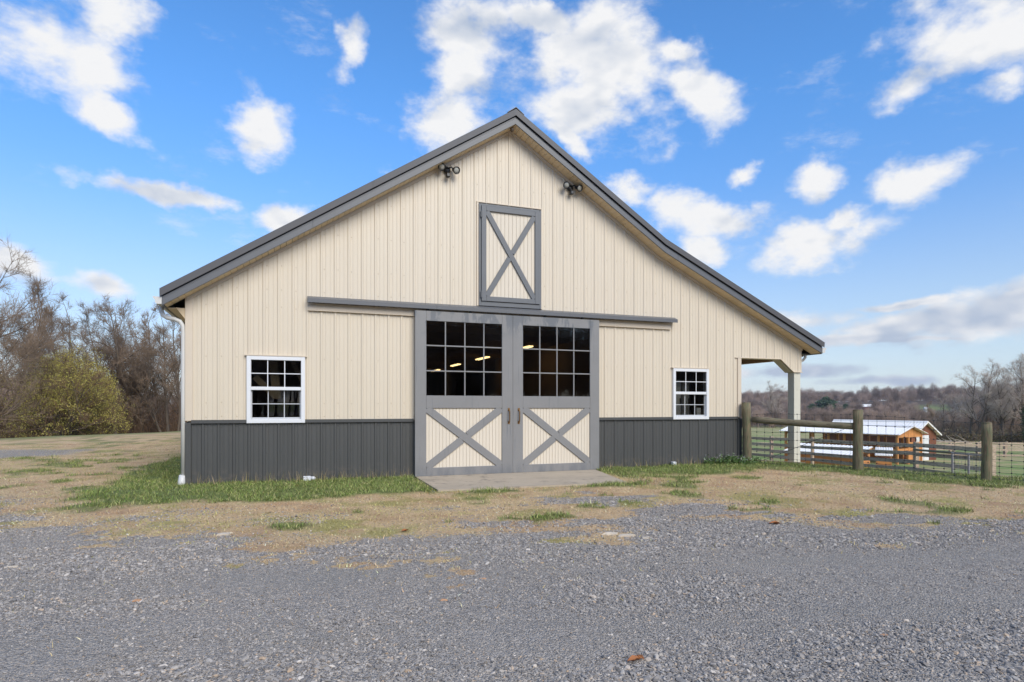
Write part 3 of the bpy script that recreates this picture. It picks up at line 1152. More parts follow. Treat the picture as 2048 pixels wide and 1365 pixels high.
def xbrace(name, mat, parent, x0, x1, z0, z1, w, y0, y1):
    """two crossing braces, the second cut round the first"""
    c = np.array(((x0 + x1) / 2, (z0 + z1) / 2))
    th = y1 - y0
    d1 = np.array((x1 - x0, z0 - z1))
    L1 = np.linalg.norm(d1)
    e1 = d1 / L1
    d2 = np.array((x1 - x0, z1 - z0))
    e2 = d2 / np.linalg.norm(d2)
    b = MB()
    b.obox((c[0], (y0 + y1) / 2, c[1]), (L1 / 2, th / 2, w / 2), ((e1[0], 0, e1[1]), (0, 1, 0), (-e1[1], 0, e1[0])), 0.004)
    obj(name, b, mat, parent)
    sa = abs(e1[0] * e2[1] - e1[1] * e2[0])
    off = w / 2 / sa + 0.0 + w / 2 * abs(e1 @ e2) / sa * 0.0
    for s in (-1, 1):
        p0 = c + s * e2 * (off * 0.98)
        p1 = c + s * e2 * (L1 / 2)
        m = (p0 + p1) / 2
        b = MB()
        b.obox((m[0], (y0 + y1) / 2 + 0.002, m[1]), (np.linalg.norm(p1 - p0) / 2, th / 2, w / 2), ((e2[0], 0, e2[1]), (0, 1, 0), (-e2[1], 0, e2[0])), 0.003)
        obj(name, b, mat, parent)


def beadboard(parent, x0, x1, z0, z1, y, pitch=0.064):
    b = MB()
    n = int(round((x1 - x0) / pitch))
    b.box(x0, x1, y + 0.006, y + 0.012, z0, z1)
    for i in range(n):
        p = x0 + (x1 - x0) * i / n
        q = x0 + (x1 - x0) * (i + 1) / n
        b.box(p + 0.0025, q - 0.0025, y - 0.004, y + 0.006, z0, z1, 0.002)
    o = obj('beadboard', b, M['bead'], parent)
    tag(o, kind='stuff')
    return o


def make_door(x0, x1, handle_x, lab):
    yf, yb = -0.135, -0.085
    si = 0.205
    g0, g1, gz0, gz1 = x0 + si, x1 - si, 1.462, 2.808
    b = MB()
    b.box(x0, g0, yf, yb, 0.012, 2.985, 0.004)
    b.box(g1, x1, yf, yb, 0.012, 2.985, 0.004)
    for (z0, z1) in ((0.012, 0.158), (1.235, gz0), (gz1, 2.985)):
        b.box(g0 + 0.0005, g1 - 0.0005, yf + 0.0015, yb, z0, z1, 0.003)
    d = obj('sliding_door', b, M['doorgrey'], barn)
    tag(d, lab)
    beadboard(d, g0 - 0.01, g1 + 0.01, 0.15, 1.24, yf + 0.032)
    xbrace('brace', M['doorgrey'], d, g0 + 0.01, g1 - 0.01, 0.165, 1.228, 0.135, yf + 0.003, yf + 0.026)
    mw = 0.024
    cw = (g1 - g0 + mw) / 4
    ch = (gz1 - gz0 + mw) / 3
    for i in range(1, 4):
        xx = g0 + i * cw - mw
        sbox('muntin', M['doorgrey'], d, xx, xx + mw, yf + 0.010, yf + 0.034, gz0, gz1, 0.004)
    for j in range(1, 3):
        zz = gz0 + j * ch - mw
        sbox('muntin', M['doorgrey'], d, g0, g1, yf + 0.006, yf + 0.036, zz, zz + mw, 0.004)
    b = MB()
    hx, hz = (cw - mw) / 2, (ch - mw) / 2
    b.obox((0, 0, 0), (hx, 0.0025, hz))
    pm_ = b.mesh('pane', M['glass'])
    for i in range(4):
        for j in range(3):
            o = obj('pane', pm_, None, d)
            o.location = (g0 + i * cw + hx, yf + 0.024, gz0 + j * ch + hz)
            o.rotation_euler = (random.uniform(-0.004, 0.004), 0, random.uniform(-0.004, 0.004))
    b = MB()
    hz0 = 0.965
    b.tube([(handle_x, yf, hz0), (handle_x, yf - 0.035, hz0 + 0.008), (handle_x, yf - 0.05, hz0 + 0.035), (handle_x, yf - 0.052, hz0 + 0.12), (handle_x, yf - 0.05, hz0 + 0.20),
            (handle_x, yf - 0.035, hz0 + 0.232), (handle_x, yf, hz0 + 0.24)], 0.011, 8)
    b.box(handle_x - 0.02, handle_x + 0.02, yf - 0.006, yf - 0.0005, hz0 - 0.03, hz0 + 0.025)
    b.box(handle_x - 0.02, handle_x + 0.02, yf - 0.006, yf - 0.0005, hz0 + 0.215, hz0 + 0.27)
    obj('handle', b, M['brass'], d, smooth=False)
    return d


make_door(2.165, 4.016, 3.945, 'left grey sliding door with twelve panes above a cream cross panel')
make_door(4.028, 5.862, 4.145, 'right grey sliding door with twelve panes above a cream cross panel')
b = MB()
b.box(4.0165, 4.0275, -0.128, -0.09, 0.02, 2.98)
obj('door_seam', b, M['doorgrey'], barn)
for xx in (2.4, 3.2, 4.7, 5.5):
    sbox('door_hanger', M['dark'], barn, xx - 0.02, xx + 0.02, -0.12, -0.08, 2.986, 3.06)

# loft door
b = MB()
b.box(3.385, 3.424, -0.05, 0.0, 3.15, 5.062, 0.003)
b.box(4.606, 4.645, -0.05, 0.0, 3.15, 5.062, 0.003)
b.box(3.424, 4.606, -0.049, 0.0, 5.022, 5.062, 0.003)
b.box(3.424, 4.606, -0.049, 0.0, 3.15, 3.232, 0.003)
loft = obj('loft_door', b, M['loftgrey'], barn)
tag(loft, 'tall grey framed loft door with a cream cross panel')
b = MB()
b.box(3.428, 3.522, -0.075, -0.03, 3.238, 5.016, 0.003)
b.box(4.508, 4.602, -0.075, -0.03, 3.238, 5.016, 0.003)
b.box(3.523, 4.507, -0.073, -0.03, 3.238, 3.328, 0.003)
b.box(3.523, 4.507, -0.073, -0.03, 4.926, 5.016, 0.003)
obj('leaf_frame', b, M['loftgrey'], loft)
beadboard(loft, 3.51, 4.52, 3.32, 4.94, -0.034, 0.078)
xbrace('brace', M['loftgrey'], loft, 3.535, 4.495, 3.335, 4.92, 0.098, -0.070, -0.045)
for z in (3.36, 4.86):
    b = MB()
    b.box(3.408, 3.445, -0.084, -0.0755, z - 0.06, z + 0.06)
    b.tube([(3.4265, -0.085, z - 0.065), (3.4265, -0.085, z + 0.065)], 0.009, 8)
    obj('hinge', b, M['loftgrey'], loft)
b = MB()
b.box(3.345, 3.382, -0.03, 0.0, 3.15, 5.085)
b.box(4.648, 4.672, -0.03, 0.0, 3.15, 5.085)
b.box(3.345, 4.672, -0.034, 0.0, 5.0855, 5.10)
obj('loft_door_trim', b, M['cream_trim'], barn)


def make_window(x0, x1, z0, z1, lab):
    fw = 0.066
    b = MB()
    b.box(x0, x0 + fw, -0.055, 0.07, z0, z1, 0.006)
    b.box(x1 - fw, x1, -0.055, 0.07, z0, z1, 0.006)
    b.box(x0 + fw - 0.003, x1 - fw + 0.003, -0.054, 0.07, z1 - fw, z1 - 0.001, 0.005)
    b.box(x0 + fw - 0.003, x1 - fw + 0.003, -0.054, 0.07, z0 + 0.001, z0 + fw, 0.005)
    w = obj('window', b, M['white'], barn)
    tag(w, lab)
    sbox('window_head_trim', M['cream_trim'], w, x0 - 0.03, x1 + 0.03, -0.06, 0.0, z1 + 0.002, z1 + 0.018)
    g0, g1 = x0 + fw, x1 - fw
    zm = (z0 + z1) / 2 + 0.02
    for part in ('upper', 'lower'):
        yy = -0.030 if part == 'upper' else 0.012
        a, c = (zm + 0.028, z1 - fw) if part == 'upper' else (z0 + fw, zm - 0.028)
        mat = M['white'] if part == 'upper' else M['greyvinyl']
        b = MB()
        if part == 'upper':
            b.box(g0, g1, yy - 0.016, yy + 0.02, zm - 0.028, zm + 0.028, 0.004)
            b.box(g0, g0 + 0.004, yy - 0.01, yy + 0.02, a, c)
        else:
            b.box(g0, g0 + 0.018, yy - 0.012, yy + 0.02, a, c, 0.003)
            b.box(g1 - 0.018, g1, yy - 0.012, yy + 0.02, a, c, 0.003)
            b.box(g0 + 0.018, g1 - 0.018, yy - 0.011, yy + 0.02, a, a + 0.03, 0.003)
        obj('sash', b, mat, w)
        p0, p1 = (g0, g1) if part == 'upper' else (g0 + 0.018, g1 - 0.018)
        q0, q1 = (a, c) if part == 'upper' else (a + 0.03, c)
        mw = 0.014
        cw = (p1 - p0 + mw) / 3
        ch = (q1 - q0 + mw) / 2
        for i in (1, 2):
            sbox('muntin', mat, w, p0 + i * cw - mw, p0 + i * cw, yy - 0.006, yy + 0.006, q0, q1)
        sbox('muntin', mat, w, p0, p1, yy - 0.0075, yy + 0.0055, q0 + ch - mw, q0 + ch)
        b = MB()
        b.obox((0, 0, 0), ((cw - mw) / 2, 0.002, (ch - mw) / 2))
        pm_ = b.mesh('pane', M['glass'])
        for i in range(3):
            for j in range(2):
                o = obj('pane', pm_, None, w)
                o.location = (p0 + i * cw + (cw - mw) / 2, yy, q0 + j * ch + (ch - mw) / 2)
    return w


make_window(-0.605, 0.308, 0.985, 2.10, 'white sash window with twelve panes left of the doors')
make_window(7.66, 8.57, 0.99, 2.075, 'white sash window with twelve panes right of the doors')

# interior shell seen through the glass
sbox('interior_floor', M['floor'], barn, XL + 0.05, XR - 0.05, 0.02, BACK - 0.02, -0.05, 0.0)
sbox('interior_ceiling', M['inner'], barn, XL + 0.03, XR - 0.03, 0.03, BACK - 0.02, 3.02, 3.06)
b = MB()
for y in np.arange(0.8, 24, 1.2):
    b.box(XL + 0.05, XR - 0.05, y, y + 0.05, 2.88, 3.0195)
obj('interior_joists', b, M['inner'], barn)
b = MB()
b.box(XL + 0.03, XL + 0.06, 0.03, BACK - 0.02, 0.0, 3.02)
b.box(XR - 0.06, XR - 0.03, 0.03, BACK - 0.02, 0.0, 3.02)
b.box(XL + 0.06, XR - 0.06, BACK - 0.06, BACK - 0.03, 0.0, 3.02)
b.box(1.3, 1.36, 0.06, 9.0, 0.0, 2.9)
b.box(6.75, 6.81, 0.06, 9.0, 0.0, 2.9)
b.box(2.0, 6.2, 17.0, 17.1, 0.0, 1.4)
obj('interior_walls', b, M['inner'], barn)
b = MB()
b.box(5.05, 5.17, 9.0, 9.12, 0, 3.0)
b.box(2.6, 2.72, 9.0, 9.12, 0, 3.0)
obj('interior_posts', b, M['palewood'], barn)

FL = [('lit double tube ceiling light behind the right door panes', 5.95, 4.3), ('lit double tube ceiling light nearest the door seam in the left door panes', 5.95, 7.9),
      ('lit double tube ceiling light in the middle of the left door panes', 5.95, 11.3), ('small far lit ceiling light at the left edge of the left door panes', 6.05, 14.9)]
for lab, xx, yy in FL:
    t = thing('ceiling_light', lab, 'ceiling light', (xx, yy, 2.87), 'lit ceiling lights inside the barn')
    sbox('housing', M['white'], t, xx - 0.07, xx + 0.07, yy - 0.62, yy + 0.62, 2.845, 2.875, 0.004)
    for s in (-0.042, 0.042):
        b = MB()
        b.tube([(xx + s, yy - 0.6, 2.823), (xx + s, yy + 0.6, 2.823)], 0.018, 8)
        obj('tube', b, M['tube'], t, smooth=True)
# things standing behind the small windows
for lab, p0, p1, w_, m_ in (('wide pale board leaning behind the middle of the left window', (-0.15, 0.5, 1.4), (-0.22, 0.36, 2.3), 0.14, 'palewood'),
                        ('slanting pale board low behind the left window', (-0.50, 0.45, 1.78), (-0.18, 0.5, 1.45), 0.11, 'palewood'),
                        ('steep grey board behind the right side of the left window', (0.28, 0.45, 1.7), (0.02, 0.4, 2.25), 0.08, 'greywood')):
    b = MB()
    b.beam(p0, p1, w_, 0.025, (0, 1, 0.2), 0.003)
    tag(obj('leaning_board', b, M[m_]), lab, 'board', 'boards leaning inside the left window')
for lab, xx in (('white locker at the left behind the right window', 8.185), ('white locker in the middle behind the right window', 8.41)):
    t = thing('locker', lab, 'locker', (xx, 0.75, 0), 'white lockers inside the right window')
    sbox('cabinet_body', M['white'], t, xx - 0.085, xx + 0.085, 0.55, 0.95, 0.0, 1.86, 0.008)
    sbox('cabinet_door', M['white'], t, xx - 0.078, xx + 0.078, 0.532, 0.549, 0.05, 1.83, 0.004)
    sbox('handle', M['dark'], t, xx + 0.05, xx + 0.062, 0.512, 0.5315, 1.3, 1.45)
b = MB()
b.box(8.36, 8.47, 0.1, 0.112, 1.08, 1.24)
tag(obj('notice_card', b, M['white']), 'pale card standing in the lower right pane of the right window', 'card')


def floodlight(x, z, lab, tilt):
    t = thing('floodlight', lab, 'floodlight', (x, 0, z), 'black twin floodlights under the roof edge')
    b = MB()
    b.tube([(x, -0.022, z + 0.02), (x, -0.055, z + 0.02), (x, -0.075, z + 0.02)], [0.062, 0.062, 0.045], 14)
    obj('base', b, M['black'], t, smooth=True)
    b = MB()
    b.tube([(x, -0.07, z), (x, -0.085, z - 0.05), (x, -0.10, z - 0.07)], [0.022, 0.02, 0.03], 8)
    b.box(x - 0.035, x + 0.035, -0.15, -0.06, z - 0.135, z - 0.06, 0.012)
    obj('motion_sensor', b, M['black'], t)
    for s, dx, dz, dv in ((-1, -0.115, 0.035, (-0.30 - tilt, -0.85, -0.38)), (1, 0.13, 0.01, (0.22, -0.9, -0.42))):
        c = np.array((x + dx, -0.13, z + dz))
        d = np.array(dv, float)
        d /= np.linalg.norm(d)
        b = MB()
        b.tube([(x, -0.07, z + 0.03), (x + dx * 0.5, -0.10, z + 0.06 + dz * 0.5), tuple(c - d * 0.07)], 0.014, 7)
        pr = [(-0.085, 0.02), (-0.07, 0.034), (-0.02, 0.042), (0.02, 0.06), (0.055, 0.069), (0.066, 0.069), (0.066, 0.058), (0.03, 0.052)]
        b.tube([tuple(c + d * q) for q, r in pr], [r for q, r in pr], 16)
        hd = obj('lamp_head', b, M['black'], t, smooth=True)
        b = MB()
        b.tube([tuple(c + d * 0.04), tuple(c + d * 0.056), tuple(c + d * 0.062)], [0.056, 0.05, 0.02], 14)
        obj('lens', b, M['lens'], hd, smooth=True)


floodlight(2.775, 5.575, 'black twin floodlight under the left slope of the barn roof', 0.0)
floodlight(5.265, 5.555, 'black twin floodlight under the right slope of the barn roof', 0.15)
b = MB()
b.tube([(3.985, -0.2, 6.50), (3.985, -0.2, 6.46), (3.985, -0.2, 6.42)], [0.03, 0.042, 0.02], 10)
tag(obj('wasp_nest', b, M['bark'], smooth=True), 'small dark round nest under the roof peak', 'nest')

# white plastic fittings at the foot of the wall
t = thing('wall_box', 'white plastic box with a spout at the wall foot under the left window', 'utility box', (0.35, -0.06, 0.05))
sbox('box_body', M['white'], t, 0.275, 0.40, -0.12, -0.022, 0.0, 0.085, 0.008)
b = MB()
b.tube([(0.40, -0.085, 0.045), (0.44, -0.095, 0.045), (0.455, -0.12, 0.04)], [0.036, 0.036, 0.034], 10)
obj('spout', b, M['white'], t, smooth=True)
b = MB()
for xx, zz in ((0.29, 0.07), (0.335, 0.07), (0.34, 0.04), (0.385, 0.012)):
    b.box(xx - 0.005, xx + 0.005, -0.1235, -0.1205, zz - 0.005, zz + 0.005)
obj('screw_hole', b, M['dark'], t)
t = thing('wall_box', 'small white plastic box at the foot of the wall under the right window', 'utility box', (7.66, -0.06, 0.06))
sbox('box_body', M['white'], t, 7.615, 7.70, -0.11, -0.022, 0.02, 0.105, 0.008)
b = MB()
b.tube([(7.655, -0.11, 0.05), (7.655, -0.135, 0.045), (7.655, -0.14, 0.01)], [0.02, 0.02, 0.018], 8)
obj('spout', b, M['white'], t, smooth=True)

# ------------------------------------------------------------------ round post and wire fence
fence = thing('wire_fence', 'round wooden post fence with square wire mesh and one log rail by the barn corner', 'fence', (10.5, -1.6, 0))
POSTS = [(9.50, -0.15, 1.345, 0.095, -0.02), (10.57, -2.02, 1.19, 0.092, 0.0), (11.18, -4.0, 0.985, 0.078, 0.01), (12.15, -6.4, 0.98, 0.088, 0.0), (13.4, -9.4, 1.0, 0.088, 0.0)]
for i, (px, py, h, r, lean) in enumerate(POSTS):
    z0 = float(H(px, py))
    b = MB()
    zsn = np.linspace(-0.3, h, 9)
    rr = r * (1 + 0.05 * np.sin(zsn * 5 + i) + 0.03 * rng.normal(size=9))
    pts = [(px + lean * z + 0.006 * math.sin(z * 4 + i * 2), py + 0.006 * math.cos(z * 3 + i), z0 * 0 + z) for z in zsn]
    b.tube(pts, rr, 16)
    n = len(b.v)
    b.tube([(px + lean * h, py, h), (px + lean * h, py, h + 0.012)], [rr[-1], rr[-1] * 0.88], 16)
    obj('post', b, M['postwood'], fence, smooth=True)
pa = np.array((9.50 + 0.06, -0.15 - 0.09, 0.985))
pb = np.array((10.57 - 0.03, -2.02 + 0.08, 0.875))
tt = np.linspace(0, 1, 9)
b = MB()
b.tube([tuple(pa + (pb - pa) * s + np.array((0, 0, -0.012 * math.sin(math.pi * s)))) for s in tt], 0.068 * (1 + 0.04 * rng.normal(size=9)), 14)
obj('log_rail', b, M['logwood'], fence, smooth=True)
b = MB()
b.tube([(9.7, -0.3, 0.06), (10.5, -1.9, 0.86)], 0.0045, 5)
obj('brace_wire', b, M['wire'], fence)
b = MB()
for i in range(len(POSTS) - 1):
    a = np.array(POSTS[i][:2])
    c = np.array(POSTS[i + 1][:2])
    off = np.array((0.08, 0.03))
    L = np.linalg.norm(c - a)
    ha, hc = min(POSTS[i][2], 1.12) - 0.02, min(POSTS[i + 1][2], 1.12) - 0.02
    hs = np.array([0.03, 0.13, 0.23, 0.34, 0.46, 0.60, 0.76, 0.92])
    hs = hs / hs[-1]
    P = lambda s, q: (a[0] + (c[0] - a[0]) * s + off[0], a[1] + (c[1] - a[1]) * s + off[1], (ha + (hc - ha) * s) * q + 0.012 * math.sin(s * 9 + q * 5))
    for q in hs:
        b.tube([P(s, q) for s in np.linspace(0, 1, 5)], 0.0030, 3, False)
    nv = int(L / 0.155)
    for j in range(1, nv):
        s = j / nv
        b.tube([P(s, 0.02), P(s, 0.5), P(s, 1.0)], 0.0027, 3, False)
        for q in hs:
            p = P(s, q)
            b.obox(p, (0.009, 0.009, 0.009))
o = obj('wire_mesh', b, M['wire'], fence)
tag(o, kind='stuff')
b = MB()
b.beam((10.05, 0.50, 0.0), (10.75, -0.55, -0.01), 0.04, 0.09, (0, 0, 1), 0.004)
tag(obj('edging_board', b, M['greywood']), 'weathered edging board lying on the ground under the porch', 'board')

# ------------------------------------------------------------------ board fence
bf = thing('board_fence', 'weathered grey board fence on square posts in front of the orange coops', 'fence', (27, 10, -2))
BF = [(30.85, 25.57, -0.86), (28.91, 19.89, -0.66), (28.3, 16.07, -0.56), (27.42, 12.34, -0.47), (26.55, 8.61, -0.38), (25.67, 4.89, -0.32)]
for i, (px, py, zt) in enumerate(BF):
    g = float(H(px, py))
    if i == 2:
        b = MB()
        b.tube([(px, py, g - 0.2), (px, py, zt + 0.1)], [0.1, 0.09], 10)
    else:
        b = MB()
        b.obox((px, py, (g - 0.2 + zt + 0.07) / 2), (0.085, 0.085, (zt + 0.07 - g + 0.2) / 2), ((0.974, -0.227, 0), (0.227, 0.974, 0), (0, 0, 1)), 0.008)
    obj('post', b, M['greywood'], bf)
for i in range(len(BF) - 1):
    a, c = BF[i], BF[i + 1]
    for dz in (0.0, 0.38, 0.76, 1.1):
        b = MB()
        j = random.uniform(-0.03, 0.03)
        b.beam((a[0] - 0.10, a[1], a[2] - dz - 0.08 + j), (c[0] - 0.10, c[1] + 0.02, c[2] - dz - 0.08 - j), 0.03, 0.17, (0, 0, 1), 0.004)
        obj('rail', b, M['greywood'], bf)
    if i >= 4:
        b = MB()
        b.tube([(a[0] - 0.16, a[1], a[2] - 0.27), (c[0] - 0.16, c[1], c[2] - 0.30)], [0.045, 0.055], 8)
        obj('pole_rail', b, M['logwood'], bf, smooth=True)


def small_fence(lab, pts, h, rails, spacing, name='paddock_fence'):
    f = thing(name, lab, 'fence', (pts[0][0], pts[0][1], float(H(*pts[0]))))
    P0 = np.array(pts[0])
    P1 = np.array(pts[1])
    L = np.linalg.norm(P1 - P0)
    n = int(L / spacing)
    prev = None
    for i in range(n + 1):
        p = P0 + (P1 - P0) * i / n
        g = float(H(*p))
        sbox('post', M['greywood'], f, p[0] - 0.09, p[0] + 0.09, p[1] - 0.09, p[1] + 0.09, g - 0.2, g + h + 0.06)
        if prev is not None:
            for r in rails:
                b = MB()
                b.beam((prev[0][0], prev[0][1] - 0.1, prev[1] + r), (p[0], p[1] - 0.1, g + r), 0.035, 0.15)
                obj('rail', b, M['greywood'], f)
        prev = (p, g)
    return f


small_fence('grey three rail paddock fence beyond the third round post', (52.3, 27.3), 1.15, (1.05, 0.65, 0.18), 2.6) if False else None
small_fence('nearer grey three rail paddock fence running out of frame on the right', ((52.5, 27.2), (66.0, 22.2)), 1.12, (1.02, 0.62, 0.15), 2.3)
small_fence('farther grey two rail paddock fence beyond the right meadow', ((58.5, 33.8), (78.0, 26.2)), 1.05, (0.95, 0.5), 2.5)
small_fence('grey rail fence crossing the pale field left of the coops', ((26.8, 22.4), (34.8, 31.0)), 1.15, (1.05, 0.7, 0.35), 2.6)

# livestock gate panel
gp = thing('gate_panel', 'light grey metal wire panel standing left of the third round post', 'gate panel', (15.9, -0.5, -0.5))
ga, gb_ = np.array((15.97, -0.18)), np.array((15.86, -1.05))
GZ0, GZ1 = -0.52, 0.10
for s in (0.0, 0.5, 1.0):
    p = ga + (gb_ - ga) * s
    b = MB()
    b.box(p[0] - 0.02, p[0] + 0.02, p[1] - 0.02, p[1] + 0.02, GZ0, GZ1, 0.004)
    obj('upright', b, M['galv'], gp)
for z in (GZ0 + 0.02, GZ1 - 0.02):
    b = MB()
    b.beam((*(ga - (0.03, 0)), z), (*(gb_ - (0.03, 0)), z), 0.025, 0.03)
    obj('crossbar', b, M['galv'], gp)
b = MB()
for s in np.linspace(0.08, 0.92, 9):
    p = ga + (gb_ - ga) * s
    b.tube([(p[0], p[1], GZ0), (p[0], p[1], GZ1)], 0.003, 3, False)
tag(obj('panel_wire', b, M['galv'], gp), kind='stuff')


# ------------------------------------------------------------------ coops and shed
def lobj(name, b, mat, parent):
    o = bpy.data.objects.new(name, b.mesh(name, mat))
    COL.objects.link(o)
    o.parent = parent
    return o


def lbox(name, mat, parent, x0, x1, y0, y1, z0, z1, bev=0.0):
    b = MB()
    b.box(x0, x1, y0, y1, z0, z1, bev)
    return lobj(name, b, M[mat], parent)


def lroof(parent, x0, xm, x1, ze, za, y0, y1, step=0.9, ribs=4):
    """gable roof of separate steel sheets, ridge along y"""
    n = max(1, int(round((y1 - y0) / step)))
    for (a, c, za_, zc_) in ((x0, xm, ze, za), (x1, xm, ze, za)):
        for i in range(n):
            p, q = y0 + (y1 - y0) * i / n, y0 + (y1 - y0) * (i + 1) / n
            b = MB()
            th = 0.03
            pts = [(a, za_), (c, zc_)]
            b.sweep([(p + 0.006, 0), (q - 0.006, 0), (q - 0.006, th), (p + 0.006, th)], pts)
            for k_ in range(ribs):
                y = p + (q - p) * (k_ + 0.5) / ribs
                b.sweep([(y - 0.03, th), (y + 0.03, th), (y + 0.01, th + 0.03), (y - 0.01, th + 0.03)], pts)
            lobj('roof_sheet', b, M['whiteroof'], parent)
    b = MB()
    s = (za - ze) / (xm - x0)
    b.sweep([(y0, 0.062), (y1, 0.062), (y1, 0.075), (y0, 0.075)], [(xm - 0.16, za - 0.16 * s), (xm, za), (xm + 0.16, za - 0.16 * s)])
    lobj('ridge_cap', b, M['whiteroof'], parent)


A0 = math.radians(12.8)
coop = thing('chicken_coop', 'long open sided orange timber coop with a low white metal roof', 'coop', (37.5, 17.8, -2.72))
coop.rotation_euler = (0, 0, A0)
EZ, AZ_ = 2.15, 2.67
lroof(coop, 0, 1.97, 3.95, EZ, AZ_, 0, 8.66)
x0, x1, y0, y1 = 0.32, 3.62, 0.32, 8.3
yy = [0.32, 1.5, 2.65, 3.8, 4.95, 6.1, 7.2, 8.3]
for i, y in enumerate(yy):
    lbox('post', 'orange', coop, x0 - 0.07, x0 + 0.07, y - 0.07, y + 0.07, 0, EZ + 0.02, 0.01)
    lbox('post', 'orange', coop, x1 - 0.07, x1 + 0.07, y - 0.07, y + 0.07, 0, EZ + 0.02, 0.01)
lbox('post', 'orange', coop, 1.72, 1.86, 0.25, 0.39, 0, EZ, 0.01)
for xx in (x0, x1):
    lbox('top_beam', 'orange', coop, xx - 0.05, xx + 0.05, y0, y1, EZ - 0.06, EZ + 0.075)
    lbox('middle_rail', 'orange', coop, xx - 0.05, xx + 0.05, y0, y1, 1.08, 1.22)
    lbox('foot_rail', 'orange', coop, xx - 0.05, xx + 0.05, y0, y1, 0.05, 0.2)
for y in (y0, y1):
    lbox('end_beam', 'orange', coop, x0, x1, y - 0.05, y + 0.05, EZ - 0.2, EZ - 0.03)
    lbox('end_rail', 'orange', coop, x0, x1, y - 0.05, y + 0.05, 1.08, 1.22)
# gable boards
for i in range(11):
    a = x0 + (x1 - x0) * i / 11
    c = x0 + (x1 - x0) * (i + 1) / 11
    zt = lambda q: EZ + (AZ_ - EZ) * (1 - abs(q - 1.97) / 1.97) - 0.01
    b = MB()
    poly = [(a + 0.006, EZ - 0.03), (c - 0.006, EZ - 0.03), (c - 0.006, zt(c))]
    if a < 1.97 < c:
        poly.append((1.97, zt(1.97)))
    poly.append((a + 0.006, zt(a)))
    b.prism(poly, y0 - 0.03, y0 + 0.0)
    lobj('gable_board', b, M['orange'], coop)
for xa, xc in ((1.9, 2.3), (2.3, 2.7), (2.7, 3.1), (3.1, 3.5)):
    lbox('wall_board', 'orange', coop, xa + 0.01, xc - 0.01, y0 - 0.03, y0, 1.25, 1.62)
    lbox('wall_board', 'orange', coop, xa + 0.01, xc - 0.01, y0 - 0.03, y0, 0.2, 1.05)
for i in range(4, 7):
    for k_ in range(5):
        p = yy[i] + (yy[i + 1] - yy[i]) * k_ / 5
        q = yy[i] + (yy[i + 1] - yy[i]) * (k_ + 1) / 5
        lbox('wall_board', 'orange', coop, x0 - 0.025, x0 + 0.005, p + 0.008, q - 0.008, 0.2, 1.08)
for k_ in range(8):
    lbox('back_board', 'orange', coop, x1 + 0.055, x1 + 0.08, y0 + k_ * 1.0, y0 + k_ * 1.0 + 0.97, 0.1, 0.55)
lbox('inner_wall', 'orange', coop, x0 + 0.1, x1 - 0.1, 3.75, 3.8, 0.1, 0.9)
lbox('nest_shelf', 'whitedoor', coop, 2.2, 3.2, 1.0, 2.4, 1.25, 1.45)
lbox('coop_floor', 'greywood', coop, x0, x1, y0, y1, -0.3, 0.04)

shed = thing('storage_shed', 'red brown board shed with white roof and white door behind the orange coop', 'shed', (45.96, 22.14, -2.85))
shed.rotation_euler = (0, 0, A0)
SZE, SZA = 1.92, 2.98
lroof(shed, -2.24, 0, 2.24, SZE, SZA, -0.1, 7.2)
for i in range(14):
    a = -2.0 + 4.0 * i / 14
    c = -2.0 + 4.0 * (i + 1) / 14
    zt = lambda q: SZE + (SZA - SZE) * (1 - abs(q) / 2.24) - 0.01
    zb = 1.95 if -1.35 < (a + c) / 2 < 0.75 else 0.0
    b = MB()
    poly = [(a + 0.005, zb), (c - 0.005, zb), (c - 0.005, zt(c))]
    if a < -0.001 and c > 0.001:
        poly.append((0, zt(0)))
    poly.append((a + 0.005, zt(a)))
    b.prism(poly, 0.16, 0.2)
    lobj('wall_board', b, M['redwood'], shed)
d = lbox('door', 'whitedoor', shed, -1.3, 0.7, 0.13, 0.17, 0.0, 1.95, 0.005)
lbox('door_batten', 'whitedoor', d, -1.3, 0.7, 0.11, 0.1295, 1.6, 1.72)
lbox('door_batten', 'whitedoor', d, -1.3, 0.7, 0.11, 0.1295, 0.3, 0.42)
lbox('side_wall', 'redwood', shed, 1.97, 2.0, 0.2, 7.0, -0.2, SZE + 0.1)
lbox('side_wall', 'redwood', shed, -2.0, -1.97, 0.2, 7.0, -0.2, SZE + 0.1)
lbox('back_wall', 'redwood', shed, -2.0, 2.0, 6.97, 7.0, -0.2, SZE + 0.3)
for (s, e) in ((-2.26, 0), (2.26, 0)):
    b = MB()
    b.sweep([(-0.13, -0.06), (-0.1, -0.06), (-0.1, 0.06), (-0.13, 0.06)], [(s, SZE), (e, SZA)])
    lobj('barge_board', b, M['whiteroof'], shed)
lbox('ramp', 'whitedoor', shed, -1.2, 0.6, -0.9, 0.1, -0.28, -0.1)

